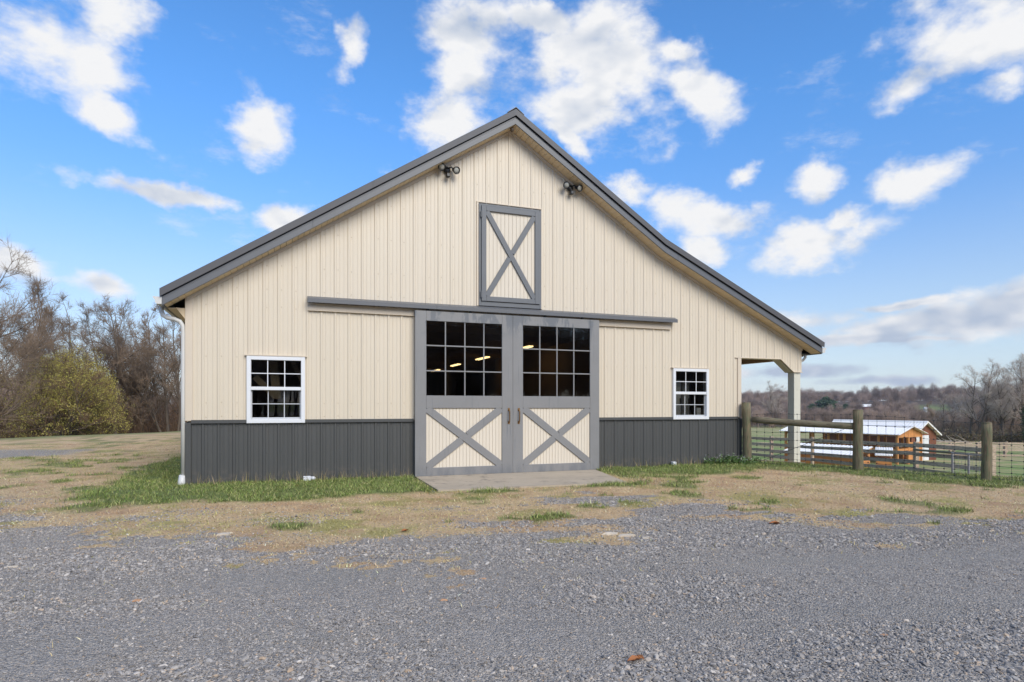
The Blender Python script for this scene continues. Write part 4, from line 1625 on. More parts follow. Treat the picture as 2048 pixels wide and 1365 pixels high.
run = thing('covered_run', 'low orange poultry run under a flat white metal roof in front of the long coop', 'poultry run', (29.9, 14.6, -2.35))
run.rotation_euler = (0, 0, A0)
n = 5
for i in range(n):
    b = MB()
    p, q = i * 0.9, (i + 1) * 0.9
    b.sweep([(p + 0.005, 0), (q - 0.005, 0), (q - 0.005, 0.025), (p + 0.005, 0.025)], [(0.0, 0.88), (1.9, 1.30)])
    for k_ in range(4):
        y = p + 0.9 * (k_ + 0.5) / 4
        b.sweep([(y - 0.03, 0.025), (y + 0.03, 0.025), (y + 0.01, 0.05), (y - 0.01, 0.05)], [(0.0, 0.88), (1.9, 1.30)])
    lobj('roof_sheet', b, M['whiteroof'], run)
for i in range(15):
    lbox('wall_board', 'orange', run, 0.15, 0.18, 0.1 + i * 0.29, 0.38 + i * 0.29, -0.1, 0.9)
for i in range(6):
    a, c = 0.18 + i * 0.26, 0.18 + (i + 1) * 0.26
    lbox('end_board', 'orange', run, a + 0.005, c - 0.005, 0.1, 0.13, -0.1, 0.55 if 0 < i < 5 else 0.9)
b = MB()
b.beam((0.1, 0.08, 0.86), (1.85, 0.08, 1.25), 0.05, 0.1)
lobj('rafter', b, M['orange'], run)

nest = thing('nest_box', 'small raised orange hutch with a white lean roof in front of the coops', 'hutch', (30.13, 13.05, -2.22))
nest.scale = (0.66, 0.66, 1.0)
nest.rotation_euler = (0, 0, R(-52))
b = MB()
ca, sa_ = math.cos(R(17)), math.sin(R(17))
b.obox((0, 0, 1.09), (0.62, 0.66, 0.015), ((1, 0, 0), (0, ca, sa_), (0, -sa_, ca)))
for k_ in range(7):
    b.obox((-0.54 + k_ * 0.18, -0.03 * sa_, 1.115), (0.02, 0.66, 0.012), ((1, 0, 0), (0, ca, sa_), (0, -sa_, ca)))
lobj('roof_sheet', b, M['whiteroof'], nest)
for sx in (-0.5, 0.5):
    for sy in (-0.5, 0.5):
        lbox('post', 'orange', nest, sx - 0.05, sx + 0.05, sy - 0.05, sy + 0.05, -0.1, 0.9 if sy < 0 else 1.18)
for k_ in range(3):
    lbox('front_board', 'orange', nest, -0.45, 0.45, -0.54, -0.51, 0.1 + k_ * 0.17, 0.255 + k_ * 0.17)
    lbox('side_board', 'orange', nest, 0.51, 0.54, -0.45, 0.45, 0.1 + k_ * 0.17, 0.255 + k_ * 0.17)
lbox('cross_rail', 'orange', nest, -0.45, 0.45, -0.53, -0.48, 0.86, 0.95)
lbox('box_back', 'redwood', nest, -0.45, 0.45, 0.47, 0.5, 0.0, 0.95)
lbox('box_floor', 'redwood', nest, -0.45, 0.45, -0.45, 0.45, 0.1, 0.13)

# ------------------------------------------------------------------ trees
def polytubes(polys, sides):
    """numpy tubes from a list of (points (m,3), radii (m,)) of equal length m -> verts, tris/quads as quads"""
    P = np.array([p for p, r in polys], float)
    Rr = np.array([r for p, r in polys], float)
    nb, m, _ = P.shape
    T = np.gradient(P, axis=1)
    T /= np.linalg.norm(T, axis=2, keepdims=True) + 1e-9
    mt = P[:, -1] - P[:, 0]
    mt /= np.linalg.norm(mt, axis=1, keepdims=True) + 1e-9
    ref = np.where((np.abs(mt[:, 2]) < 0.75)[:, None], np.array((0.0, 0, 1)), np.array((1.0, 0, 0)))
    S = np.cross(T, ref[:, None, :])
    S /= np.linalg.norm(S, axis=2, keepdims=True) + 1e-9
    U = np.cross(S, T)
    a = np.arange(sides) * 2 * math.pi / sides
    V = P[:, :, None, :] + Rr[:, :, None, None] * (np.cos(a)[None, None, :, None] * S[:, :, None, :] + np.sin(a)[None, None, :, None] * U[:, :, None, :])
    idx = np.arange(nb * m * sides).reshape(nb, m, sides)
    A = idx[:, :-1, :]
    Bq = idx[:, 1:, :]
    F = np.stack([A, np.roll(A, -1, 2), np.roll(Bq, -1, 2), Bq], -1).reshape(-1, 4)
    return V.reshape(-1, 3), F


def join(parts):
    vs, fs, o = [], [], 0
    for v, f in parts:
        vs.append(v)
        fs.append(f + o)
        o += len(v)
    return np.concatenate(vs), np.concatenate(fs)


def limb(rg, p0, d, L, r0, r1, m, wob, up):
    pts = [np.array(p0, float)]
    d = np.array(d, float)
    d /= np.linalg.norm(d)
    for i in range(m - 1):
        d = d + rg.normal(size=3) * wob + np.array((0, 0, up))
        d /= np.linalg.norm(d)
        pts.append(pts[-1] + d * L / (m - 1))
    return np.array(pts), np.linspace(r0, r1, m), d


def side_dir(rg, t, ang):
    a = rg.normal(size=3)
    s = np.cross(t, a)
    s /= np.linalg.norm(s) + 1e-9
    return t * math.cos(ang) + s * math.sin(ang)


def tree_polys(seed, h=10.0, r=0.17, stems=1, first=0.25, nlimb=12, limb_len=0.42, ang=0.75, lean=(0, 0), up=0.06, n2=9, n3=6, n4=6, wob=0.13, twl=0.55, spread=0.25, twr=0.007):
    rg = np.random.default_rng(seed)
    L0, L1, L2, L3, L4 = [], [], [], [], []
    for s in range(stems):
        d0 = np.array((lean[0] + rg.normal() * spread * (stems > 1), lean[1] + rg.normal() * spread * (stems > 1), 1.0))
        hh = h * (1 if s == 0 else rg.uniform(0.7, 0.97))
        r_s = r * (1 if s == 0 else rg.uniform(0.5, 0.85))
        off = np.array((rg.normal() * 0.12, rg.normal() * 0.12, -0.3)) * (stems > 1)
        p, q, _ = limb(rg, off + np.array((0, 0, -0.2)), d0, hh, r_s * 1.0, 0.012, 10, 0.05, 0.05)
        q[0] *= 1.3
        L0.append((p, q))
        nl = int(nlimb / (stems ** 0.5) + 0.5)
        for i in range(nl):
            f = first + (0.97 - first) * ((i + rg.uniform(0, 1)) / nl)
            k = min(int(f * 9), 8)
            w = f * 9 - k
            base = p[k] * (1 - w) + p[k + 1] * w
            rb = max(q[k] * 0.55, 0.02)
            t = p[k + 1] - p[k]
            t /= np.linalg.norm(t)
            ll = h * limb_len * (1.15 - 0.75 * f) * rg.uniform(0.7, 1.25)
            p1, q1, _ = limb(rg, base, side_dir(rg, t, ang * rg.uniform(0.75, 1.25)), ll, rb, 0.012, 7, wob, up)
            L1.append((p1, q1))
            for j in range(max(3, int(n2 * min(ll / (h * limb_len * 0.75), 1.15) + 0.5))):
                f2 = rg.uniform(0.2, 1.0)
                k2 = min(int(f2 * 6), 5)
                b2 = p1[k2] + (p1[k2 + 1] - p1[k2]) * (f2 * 6 - k2)
                t2 = p1[k2 + 1] - p1[k2]
                t2 /= np.linalg.norm(t2)
                l2 = ll * rg.uniform(0.28, 0.6) * (1.15 - 0.55 * f2)
                p2, q2, _ = limb(rg, b2, side_dir(rg, t2, rg.uniform(0.5, 1.0)), l2, max(q1[k2] * 0.55, 0.012), 0.006, 5, wob * 1.1, up)
                L2.append((p2, q2))
                for m_ in range(n3):
                    f3 = rg.uniform(0.15, 1.0)
                    k3 = min(int(f3 * 4), 3)
                    b3 = p2[k3] + (p2[k3 + 1] - p2[k3]) * (f3 * 4 - k3)
                    t3 = p2[k3 + 1] - p2[k3]
                    t3 /= np.linalg.norm(t3)
                    l3 = max(l2 * rg.uniform(0.3, 0.65), 0.25)
                    p3, q3, dd = limb(rg, b3, side_dir(rg, t3, rg.uniform(0.4, 1.0)), l3, max(q2[k3] * 0.6, 0.008), 0.004, 3, wob, up * 0.6)
                    L3.append((p3, q3))
    # twigs in one go
    P3 = np.array([p for p, _ in L3])
    n = len(P3) * n4
    src = np.repeat(P3, n4, 0)
    f = rg.uniform(0.1, 1.0, n)[:, None]
    base = np.where(f < 0.5, src[:, 0] + (src[:, 1] - src[:, 0]) * f * 2, src[:, 1] + (src[:, 2] - src[:, 1]) * (f * 2 - 1))
    t = src[:, 2] - src[:, 0]
    t /= np.linalg.norm(t, axis=1, keepdims=True) + 1e-9
    d = t * 0.8 + rg.normal(size=(n, 3)) * 0.55 + np.array((0, 0, up * 3))
    d /= np.linalg.norm(d, axis=1, keepdims=True)
    l = rg.uniform(0.4, 1.2, n)[:, None] * twl
    s = np.cross(d, rg.normal(size=(n, 3)))
    s /= np.linalg.norm(s, axis=1, keepdims=True) + 1e-9
    u = np.cross(s, d)
    rad = twr
    tip = base + d * l + rg.normal(size=(n, 3)) * 0.03
    v = np.stack([base + s * rad, base - s * rad * 0.5 + u * rad * 0.87, base - s * rad * 0.5 - u * rad * 0.87, tip], 1).reshape(-1, 3)
    i = np.arange(n)[:, None] * 4
    fq = np.concatenate([i + np.array((0, 1, 3, 3)), i + np.array((1, 2, 3, 3)), i + np.array((2, 0, 3, 3))])
    return L0, L1, L2, L3, (v, fq), tip


def tri_fix(name, v, quads, mats):
    """quads whose last index repeats become triangles"""
    tri = quads[:, 2] == quads[:, 3]
    q = quads[~tri]
    t = quads[tri][:, :3]
    me = bpy.data.meshes.new(name)
    v = np.ascontiguousarray(v, np.float32)
    me.vertices.add(len(v))
    me.vertices.foreach_set('co', v.ravel())
    loops = np.concatenate([q.ravel(), t.ravel()]).astype(np.int32)
    me.loops.add(len(loops))
    me.loops.foreach_set('vertex_index', loops)
    me.polygons.add(len(q) + len(t))
    ls = np.concatenate([np.arange(len(q)) * 4, len(q) * 4 + np.arange(len(t)) * 3]).astype(np.int32)
    me.polygons.foreach_set('loop_start', ls)
    me.update(calc_edges=True)
    for m in (mats if isinstance(mats, (list, tuple)) else [mats]):
        me.materials.append(m)
    return me


def tree_meshes(seed, bark='bark', twig='twig', **kw):
    L0, L1, L2, L3, tw, tips = tree_polys(seed, **kw)
    tv, tf = join([polytubes(L0, 8), polytubes(L1, 6)])
    cv, cf = join([polytubes(L2, 4), polytubes(L3, 3), tw])
    return fast_mesh('trunk', tv, tf, 4, M[bark]), tri_fix('crown', cv, cf, M[twig]), tips


KINDS_ = {
    'upright': tree_meshes(11, h=11.0, r=0.16, first=0.22, nlimb=15, limb_len=0.36, ang=0.62, up=0.09),
    'forked': tree_meshes(12, h=10.5, r=0.15, stems=3, first=0.25, nlimb=15, limb_len=0.34, ang=0.65, up=0.08, spread=0.2),
    'tangled': tree_meshes(13, h=9.5, r=0.17, stems=2, first=0.18, nlimb=18, limb_len=0.40, ang=0.95, up=0.03, wob=0.2, spread=0.18, n3=7),
    'slender': tree_meshes(14, h=10.0, r=0.10, first=0.3, nlimb=11, limb_len=0.28, ang=0.6, up=0.1),
    'spreading': tree_meshes(15, h=11.0, r=0.24, stems=2, first=0.12, nlimb=20, limb_len=0.62, ang=1.0, up=0.085, wob=0.09, spread=0.28, n2=12, n3=7, n4=6, twl=0.7),
    'pale': tree_meshes(16, bark='bark', twig='twiggrey', h=12.0, r=0.24, stems=2, first=0.22, nlimb=18, limb_len=0.4, ang=0.72, up=0.06, n2=9, n3=5, n4=5, spread=0.16, twl=0.7, twr=0.010),
    'paletall': tree_meshes(17, bark='bark', twig='twiggrey', h=13.0, r=0.24, first=0.25, nlimb=17, limb_len=0.36, ang=0.68, up=0.07, n2=9, n3=5, n4=5, twl=0.7, twr=0.010),
}


def plant_tree(kind, x, y, top, label, group, rz=0.0, base=None, name='bare_tree', cat='tree', sx=1.0):
    tr, cr, _ = KINDS_[kind]
    z = float(H(x, y)) if base is None else base
    hh = {'upright': 11.0, 'forked': 10.5, 'tangled': 9.5, 'slender': 10.0, 'spreading': 11.0, 'pale': 12.0, 'paletall': 13.0}[kind] * 0.98
    s = (top - z) / hh * (1.0 if x < 0 else 0.96)
    t = thing(name, label, cat, (x, y, z), group)
    t.rotation_euler = (0, 0, rz)
    t.scale = (s * sx, s * sx, s)
    for nm, me in (('trunk', tr), ('crown', cr)):
        o = bpy.data.objects.new(nm, me)
        COL.objects.link(o)
        o.parent = t
    return t


GL = 'bare trees along the left wood edge'
LEFT = [
    ('spreading', -18.6, 33.2, 9.1, 2.3, 'large bare tree at the left frame edge with long limbs sweeping up to the right'),
    ('upright', -17.5, 43.0, 9.6, 0.4, 'bare tree rising behind the left shoulder of the olive bush'),
    ('forked', -15.6, 47.9, 9.3, 1.1, 'forked bare tree standing right behind the top of the olive bush'),
    ('tangled', -11.2, 38.6, 8.8, 4.0, 'dark tangled bare tree in the wide gap between olive bush and barn'),
    ('tangled', -9.7, 42.0, 9.0, 5.2, 'dense dark bare tree just right of the widest tangled one'),
    ('forked', -8.1, 39.8, 8.0, 0.7, 'bare forked tree partly hidden by the barn downspout'),
    ('upright', -8.2, 45.5, 8.4, 2.9, 'thin bare tree showing beside the downspout, behind a forked one'),
    ('slender', -21.2, 50.5, 10.0, 0.2, 'slender bare tree far back behind the large sweeping limbs'),
    ('forked', -24.0, 45.0, 10.8, 3.3, 'tall forked bare tree cut by the left frame edge'),
    ('upright', -13.6, 52.0, 9.6, 5.0, 'bare tree farthest back in the gap right of the olive bush'),
    ('slender', -12.6, 42.5, 8.6, 1.9, 'slender straight bare tree at the right shoulder of the olive bush'),
    ('slender', -10.1, 47.5, 8.9, 3.9, 'slender bare tree deep behind the dense dark trees near the barn'),
    ('slender', -7.0, 36.8, 6.6, 4.4, 'short slender bare tree nearest the barn corner'),
]
for kind, x, y, top, rz, lab in LEFT:
    plant_tree(kind, x, y, top, lab, GL, rz)

GR = 'bare trees beyond the right meadow'
RIGHT = [
    ('pale', 99.5, 53.5, 6.9, 0.3, 'broad bare tree leftmost of the near group beyond the right meadow'),
    ('paletall', 105.0, 55.5, 8.0, 1.5, 'tall pale bare tree second from the left beyond the right meadow'),
    ('pale', 100.6, 50.0, 6.3, 2.6, 'bare tree right above the third round fence post'),
    ('paletall', 107.6, 53.0, 8.8, 3.1, 'tallest bare tree near the right frame edge'),
    ('paletall', 101.2, 47.0, 8.2, 4.4, 'bare tree at the right frame edge beyond the ivy covered trunk'),
    ('pale', 108.0, 49.6, 9.4, 5.5, 'bare tree cut by the right frame edge'),
    ('pale', 104.0, 61.0, 3.4, 0.9, 'small bare tree at the left foot of the right tree group'),
    ('pale', 141.1, 139.5, 8.4, 2.0, 'round crowned bare tree seen through the porch left of the white post'),
    ('slender', 96.5, 57.0, 2.2, 2.2, 'low thin bare sapling left of the right tree group'),
]
for kind, x, y, top, rz, lab in RIGHT:
    plant_tree(kind, x, y, top, lab, GR, rz, sx=1.15)


def leaf_cloud(rg, centers, n, spread, size, tone=None):
    c = centers[rg.integers(0, len(centers), n)] + rg.normal(size=(n, 3)) * spread
    a = rg.normal(size=(n, 3))
    a /= np.linalg.norm(a, axis=1, keepdims=True)
    bb = np.cross(a, rg.normal(size=(n, 3)))
    bb /= np.linalg.norm(bb, axis=1, keepdims=True) + 1e-9
    s = size * rg.uniform(0.5, 1.4, n)[:, None]
    v = np.stack([c - a * s, c + bb * s * 0.5, c + a * s, c - bb * s * 0.5], 1).reshape(-1, 3)
    return v, (np.arange(n)[:, None] * 4 + np.arange(4))


# the olive budding bush
def olive_bush():
    x, y = -13.4, 34.4
    z = float(H(x, y))
    t = thing('budding_bush', 'big rounded olive green bush just coming into leaf at the left', 'bush', (x, y, z))
    L0, L1, L2, L3, tw, tips = tree_polys(21, h=6.6, r=0.14, stems=7, first=0.1, nlimb=36, limb_len=0.52, ang=0.95, up=0.05, wob=0.16, spread=0.55, n2=8, n3=6, n4=4, twl=0.4)
    tv, tf = join([polytubes(L0, 7), polytubes(L1, 5)])
    cv, cf = join([polytubes(L2, 4), polytubes(L3, 3), tw])
    for nm, me in (('stems', fast_mesh('stems', tv, tf, 4, M['bark'])), ('branches', tri_fix('branches', cv, cf, M['brush']))):
        o = bpy.data.objects.new(nm, me)
        COL.objects.link(o)
        o.parent = t
    rg = np.random.default_rng(5)
    keep = tips[(np.hypot(tips[:, 0], tips[:, 1]) < 4.6)]
    v, f = leaf_cloud(rg, keep, 68000, 0.10, 0.034)
    o = bpy.data.objects.new('leaves', fast_mesh('leaves', v, f, 4, M['bud']))
    COL.objects.link(o)
    o.parent = t
    tag(o, kind='stuff')
    t.scale = (0.92, 0.92, 1.0)


olive_bush()


def brush(name, label, n, sampler, hmin, hmax, mat, seed, rad=0.012):
    rg = np.random.default_rng(seed)
    x, y = sampler(rg, n)
    z = H(x, y)
    h = rg.uniform(hmin, hmax, n) * (0.5 + 0.8 * fbm(x / 2.2, y / 2.2, seed, 3))
    P = np.zeros((n, 4, 3))
    d = np.stack([rg.normal(size=n) * 0.28, rg.normal(size=n) * 0.28, np.ones(n)], 1)
    P[:, 0] = np.stack([x, y, z - 0.1], 1)
    for k_ in range(1, 4):
        d = d + rg.normal(size=(n, 3)) * 0.22
        P[:, k_] = P[:, k_ - 1] + d * (h / 3)[:, None]
    polys = [(P[i], np.array((1.0, 0.8, 0.55, 0.2)) * rad * rg.uniform(0.6, 1.8)) for i in range(n)]
    v, f = polytubes(polys, 3)
    # side twigs
    m = n * 6
    src = np.repeat(P, 6, 0)
    k_ = rg.integers(1, 4, m)
    base = src[np.arange(m), k_]
    dd = rg.normal(size=(m, 3)) * 0.7 + np.array((0, 0, 0.55))
    tip = base + dd * rg.uniform(0.2, 0.75, m)[:, None]
    s = rg.normal(size=(m, 3)) * rad * 0.6
    tv = np.stack([base + s, base - s, tip], 1).reshape(-1, 3)
    tf = np.arange(m * 3).reshape(-1, 3)
    tq = np.concatenate([tf, tf[:, 2:3]], 1)
    V, F = join([(v, f), (tv, tq)])
    o = obj(name, tri_fix(name, V, F, M[mat]))
    tag(o, label, None, None, 'stuff')
    return o


def left_band(rg, n):
    u = rg.uniform(0, 1, n)
    w = rg.uniform(0, 1, n) ** 1.3
    # along the wood edge from the frame edge to behind the barn
    ax, ay, bx_, by_ = -27.0, 33.0, -4.5, 40.0
    x = ax + (bx_ - ax) * u + w * -6
    y = ay + (by_ - ay) * u + w * 22 + 1.5
    return x, y


brush('undergrowth', 'dense brown leafless undergrowth below the trees on the left', 4200, left_band, 2.0, 4.6, 'brush', 41, 0.014)


def right_band(rg, n):
    u = rg.uniform(0, 1, n)
    w = rg.uniform(0, 1, n)
    return 92 + 18 * u + 14 * w, 62 - 18 * u + 8 * w


brush('undergrowth', 'brown brush at the foot of the trees beyond the right meadow', 1500, right_band, 1.6, 4.0, 'twig', 42, 0.03)
rg = np.random.default_rng(9)
cc = np.stack([rg.uniform(90, 101, 60), np.zeros(60), np.zeros(60)], 1)
cc[:, 1] = 54 - (cc[:, 0] - 90) * 0.85 + rg.normal(size=60)
cc[:, 2] = H(cc[:, 0], cc[:, 1]) + rg.uniform(0.2, 1.1, 60)
v, f = leaf_cloud(rg, cc, 6000, 0.45, 0.12)
tag(obj('low_shrubs', fast_mesh('low_shrubs', v, f, 4, M['shrub'])), 'low olive and brown shrubs before the right tree group', None, None, 'stuff')
# ivy on a trunk
tz = float(H(97.3, 44.6))
t = thing('ivy_trunk', 'tree trunk wrapped in dark green ivy near the right frame edge', 'ivy clad tree', (97.3, 44.6, tz))
b = MB()
b.tube([(97.3, 44.6, tz - 0.3), (97.35, 44.6, tz + 3), (97.2, 44.7, tz + 7)], [0.25, 0.2, 0.08], 8)
obj('trunk', b, M['bark'], t, smooth=True)
cc = np.stack([97.3 + rg.normal(size=80) * 0.25, 44.6 + rg.normal(size=80) * 0.25, tz + 0.4 + 4.6 * rg.uniform(0, 1, 80)], 1)
v, f = leaf_cloud(rg, cc, 4000, 0.3, 0.11)
tag(obj('ivy_leaves', fast_mesh('ivy_leaves', v, f, 4, M['ivy']), None, t), kind='stuff')
# fallen limbs on the meadow edge
fl = thing('fallen_tree', 'pale fallen tree with bare limbs lying at the meadow edge right of the sheds', 'fallen tree', (80.0, 45.0, float(H(80, 45))))
b = MB()
z0 = float(H(80, 45))
b.tube([(78.3, 46.6, z0 + 1.0), (80, 45, z0 + 0.45), (83, 43, z0 + 0.2)], [0.05, 0.14, 0.2], 7)
for k_ in range(9):
    p = (79 + k_ * 0.45, 46 - k_ * 0.33, z0 + 0.5)
    b.tube([p, (p[0] - 0.8 + rg.normal() * 0.5, p[1] + rg.normal() * 0.6, p[2] + rg.uniform(0.2, 0.9))], [0.06, 0.015], 5)
obj('limbs', b, M['twiggrey'], fl, smooth=True)


# ------------------------------------------------------------------ far woods
def far_tree_mesh(name, seed, h, w, n, mat):
    rg = np.random.default_rng(seed)
    m = int(n)
    # crown directions fill an egg shaped volume
    u = rg.normal(size=(m, 3))
    u /= np.linalg.norm(u, axis=1, keepdims=True)
    rr = rg.uniform(0.25, 1, m)[:, None] ** 0.6
    c = u * rr * np.array((w, w, h * 0.36)) + np.array((0, 0, h * 0.62))
    d = c - np.array((0, 0, h * 0.25))
    d /= np.linalg.norm(d, axis=1, keepdims=True)
    d = d + rg.normal(size=(m, 3)) * 0.25
    L = h * rg.uniform(0.07, 0.17, m)[:, None]
    s = np.cross(d, rg.normal(size=(m, 3)))
    s /= np.linalg.norm(s, axis=1, keepdims=True)
    v = np.stack([c - d * L * 0.5 + s * 0.03, c - d * L * 0.5 - s * 0.03, c + d * L * 0.5], 1).reshape(-1, 3)
    f = np.arange(m * 3).reshape(-1, 3)
    f = np.concatenate([f, f[:, 2:3]], 1)
    polys = [limb(rg, (0, 0, -0.5), (rg.normal() * 0.08, rg.normal() * 0.08, 1), h * 0.95, 0.16, 0.02, 5, 0.05, 0.03)[:2]]
    for k_ in range(14):
        z = h * rg.uniform(0.25, 0.75)
        polys.append(limb(rg, (0, 0, z), (rg.normal(), rg.normal(), 1.2), h * rg.uniform(0.2, 0.4), 0.07, 0.02, 5, 0.15, 0.05)[:2])
    V, F = join([polytubes(polys, 3), (v, f)])
    return tri_fix(name, V, F, M[mat])


def scatter(name, label, pts, scl, rots, meshes, kind='stuff', choose=None):
    """one object whose geometry nodes place the given meshes on its points"""
    me = bpy.data.meshes.new(name)
    me.vertices.add(len(pts))
    me.vertices.foreach_set('co', np.ascontiguousarray(pts, np.float32).ravel())
    a = me.attributes.new('size', 'FLOAT_VECTOR', 'POINT')
    a.data.foreach_set('vector', np.ascontiguousarray(scl, np.float32).ravel())
    a = me.attributes.new('turn', 'FLOAT_VECTOR', 'POINT')
    a.data.foreach_set('vector', np.ascontiguousarray(rots, np.float32).ravel())
    o = bpy.data.objects.new(name, me)
    COL.objects.link(o)
    g = bpy.data.node_groups.new(name, 'GeometryNodeTree')
    g.interface.new_socket('Geometry', in_out='INPUT', socket_type='NodeSocketGeometry')
    g.interface.new_socket('Geometry', in_out='OUTPUT', socket_type='NodeSocketGeometry')
    N = NT(g)
    gi = N.n('NodeGroupInput')
    go = N.n('NodeGroupOutput')
    ip = N.n('GeometryNodeInstanceOnPoints')
    N.link(gi.outputs[0], ip.inputs['Points'])
    jn = N.n('GeometryNodeGeometryToInstance')
    for src in meshes:
        if isinstance(src, bpy.types.Mesh):
            so = bpy.data.objects.new(src.name + '_source', src)
            oi = N.n('GeometryNodeObjectInfo')
            oi.inputs['Object'].default_value = so
            N.link(oi.outputs['Geometry'], jn.inputs[0])
        else:
            N.link(src(N), jn.inputs[0])
    N.link(jn.outputs[0], ip.inputs['Instance'])
    ip.inputs['Pick Instance'].default_value = True
    for an, sock in (('size', 'Scale'), ('turn', 'Rotation')):
        at = N.n('GeometryNodeInputNamedAttribute', data_type='FLOAT_VECTOR')
        at.inputs['Name'].default_value = an
        N.link(at.outputs[0], ip.inputs[sock])
    N.link(ip.outputs[0], go.inputs[0])
    md = o.modifiers.new('scatter', 'NODES')
    md.node_group = g
    tag(o, label, None, None, kind)
    return o


FAR = [far_tree_mesh('far_tree', 50 + i, h, w, 1100, 'twigfar') for i, (h, w) in enumerate(((11, 3.2), (12, 2.6), (9, 3.0), (7.0, 2.8)))]


def woods(name, label, n, sampler, seed, smin=0.75, smax=1.3, meshes=None):
    rg = np.random.default_rng(seed)
    x, y = sampler(rg, n)
    pts = np.stack([x, y, H(x, y)], 1)
    s = rg.uniform(smin, smax, len(x))
    if seed == 61:
        s = s * np.clip(0.42 + (np.hypot(x, y) - 250) / 330, 0.42, 1.0)
    scl = np.stack([s * rg.uniform(0.85, 1.2, len(x)), s * rg.uniform(0.85, 1.2, len(x)), s], 1)
    rot = np.stack([np.zeros(len(x)), np.zeros(len(x)), rg.uniform(0, 6.28, len(x))], 1)
    return scatter(name, label, pts, scl, rot, meshes or FAR)


def polar(rg, n, a0, a1, r0, r1, p=1.0):
    a = rg.uniform(R(a0), R(a1), n)
    r = r0 + (r1 - r0) * rg.uniform(0, 1, n) ** p
    return r * np.sin(a), r * np.cos(a) - 11


def hills_s(rg, n):
    x, y = polar(rg, n, 22, 70, 240, 900, 1.2)
    # leave the hill pasture open
    r = np.hypot(x, y + 11)
    az = np.degrees(np.arctan2(x, y + 11))
    gap = (r > 290) & (r < 500) & (np.abs(az - 54.6 - 0.8 * np.sin(r / 40)) < 1.9)
    gap |= (r > 330) & (r < 420) & (np.abs(az - 50.0) < 0.5)
    f = fbm(x / 60, y / 60, 8, 3)
    k_ = ~gap & (f > 0.36)
    return x[k_], y[k_]


def edge_s(rg, n):
    return polar(rg, n, 22, 70, 196, 250, 1.0)


woods('woods', 'bare brown woods covering the far hills', 6800, hills_s, 61, 0.6, 1.25)
woods('woods', 'bare brown trees along the far edge of the field', 1150, edge_s, 62, 0.25, 0.55)
woods('woods', 'bare woods deep behind the trees on the left', 420, lambda rg, n: polar(rg, n, -34, 2, 66, 150, 1.0), 63, 0.4, 0.8)
woods('woods', 'bare woods behind the right tree group', 140, lambda rg, n: polar(rg, n, 57, 72, 125, 195, 1.0), 64, 0.4, 0.75)
woods('woods', 'bare trees across the yard mirrored in the window panes', 420, lambda rg, n: polar(rg, n, 105, 262, 42, 80, 1.0), 65, 0.9, 1.3)


# evergreens on the hill
def pine_mesh(seed):
    rg = np.random.default_rng(seed)
    n = 5200
    z = rg.uniform(0.08, 1, n)
    lobes = 0.8 + 0.35 * np.sin(z * 26) * rg.uniform(0.3, 1, n)
    r = np.clip(np.sin(np.pi * np.clip(z * 0.93 + 0.06, 0, 1)), 0, 1) ** 0.6 * 4.6 * np.sqrt(rg.uniform(0.05, 1, n)) * lobes
    a = rg.uniform(0, 6.28, n)
    c = np.stack([r * np.cos(a), r * np.sin(a), z * 9 + rg.normal(size=n) * 0.2], 1)
    v, f = leaf_cloud(rg, c, n, 0.1, 0.34)
    b = MB()
    b.tube([(0, 0, -0.5), (0, 0, 10)], [0.25, 0.03], 6)
    return b.mesh('trunk', M['bark']), fast_mesh('needles', v, f, 4, M['needle'])


pt, pn = pine_mesh(3)
for lab, x, y, s in (('broad dark evergreen on the hillside right of the white porch post', 247.3, 217.6, 1.1),
                     ('smaller evergreen at the right foot of the broad one on the hillside', 256.0, 214.0, 0.72),
                     ('small evergreen at the left foot of the broad one on the hillside', 240.0, 219.0, 0.75)):
    t = thing('evergreen', lab, 'evergreen', (x, y, float(H(x, y))), 'evergreens on the hillside')
    t.scale = (s * 1.25, s * 1.25, s)
    for nm, me in (('trunk', pt), ('needles', pn)):
        o = bpy.data.objects.new(nm, me)
        COL.objects.link(o)
        o.parent = t

for lab, x, y, w, top, mt in (('tiny far barn with a pale roof on the wooded hillside', 298.5, 239.0, 3.0, 1.6, 'darkfar'), ('tiny white house beside the hill pasture', 342.0, 236.2, 0.7, 0.2, 'whitedoor')):
    z = float(H(x, y))
    t = thing('farmhouse', lab, 'building', (x, y, z))
    t.rotation_euler = (0, 0, R(-38))
    e = top - z
    lbox('wall', mt, t, -w, w, -2, 2, -1, e)
    b = MB()
    b.v += [(-w - 0.3, p, q) for p, q in ((-2.4, e - 0.1), (0, e + 1.3), (2.4, e - 0.1))] + [(w + 0.3, p, q) for p, q in ((-2.4, e - 0.1), (0, e + 1.3), (2.4, e - 0.1))]
    for q in ((0, 1, 4, 3), (1, 2, 5, 4), (0, 2, 1), (3, 4, 5), (0, 3, 5, 2)):
        b.face(q)
    lobj('roof', b, M['whiteroof'], t)


# ------------------------------------------------------------------ ground cover close by
def sample_area(rg, n, x0, x1, y0, y1):
    x = rg.uniform(x0, x1, n)
    y = rg.uniform(y0, y1, n)
    dx, dy = x, y + 11.03
    az = np.degrees(np.arctan2(dx, dy))
    ok = (az > -38) & (az < 70) & ~inside_barn(x, y)
    ok &= ~((x > 2.1) & (x < 5.8) & (y > -2.15) & (y < 0.05) & (x - 5.3 < (y + 2.14) * 0.24))
    return x[ok], y[ok]


def gheight(x, y):
    z = H(x, y)
    nearm = (np.hypot(x, y + 4) < 14)
    return z + nearm * 0.035 * (fbm(x * 1.3, y * 1.3, 91, 4) - 0.5)


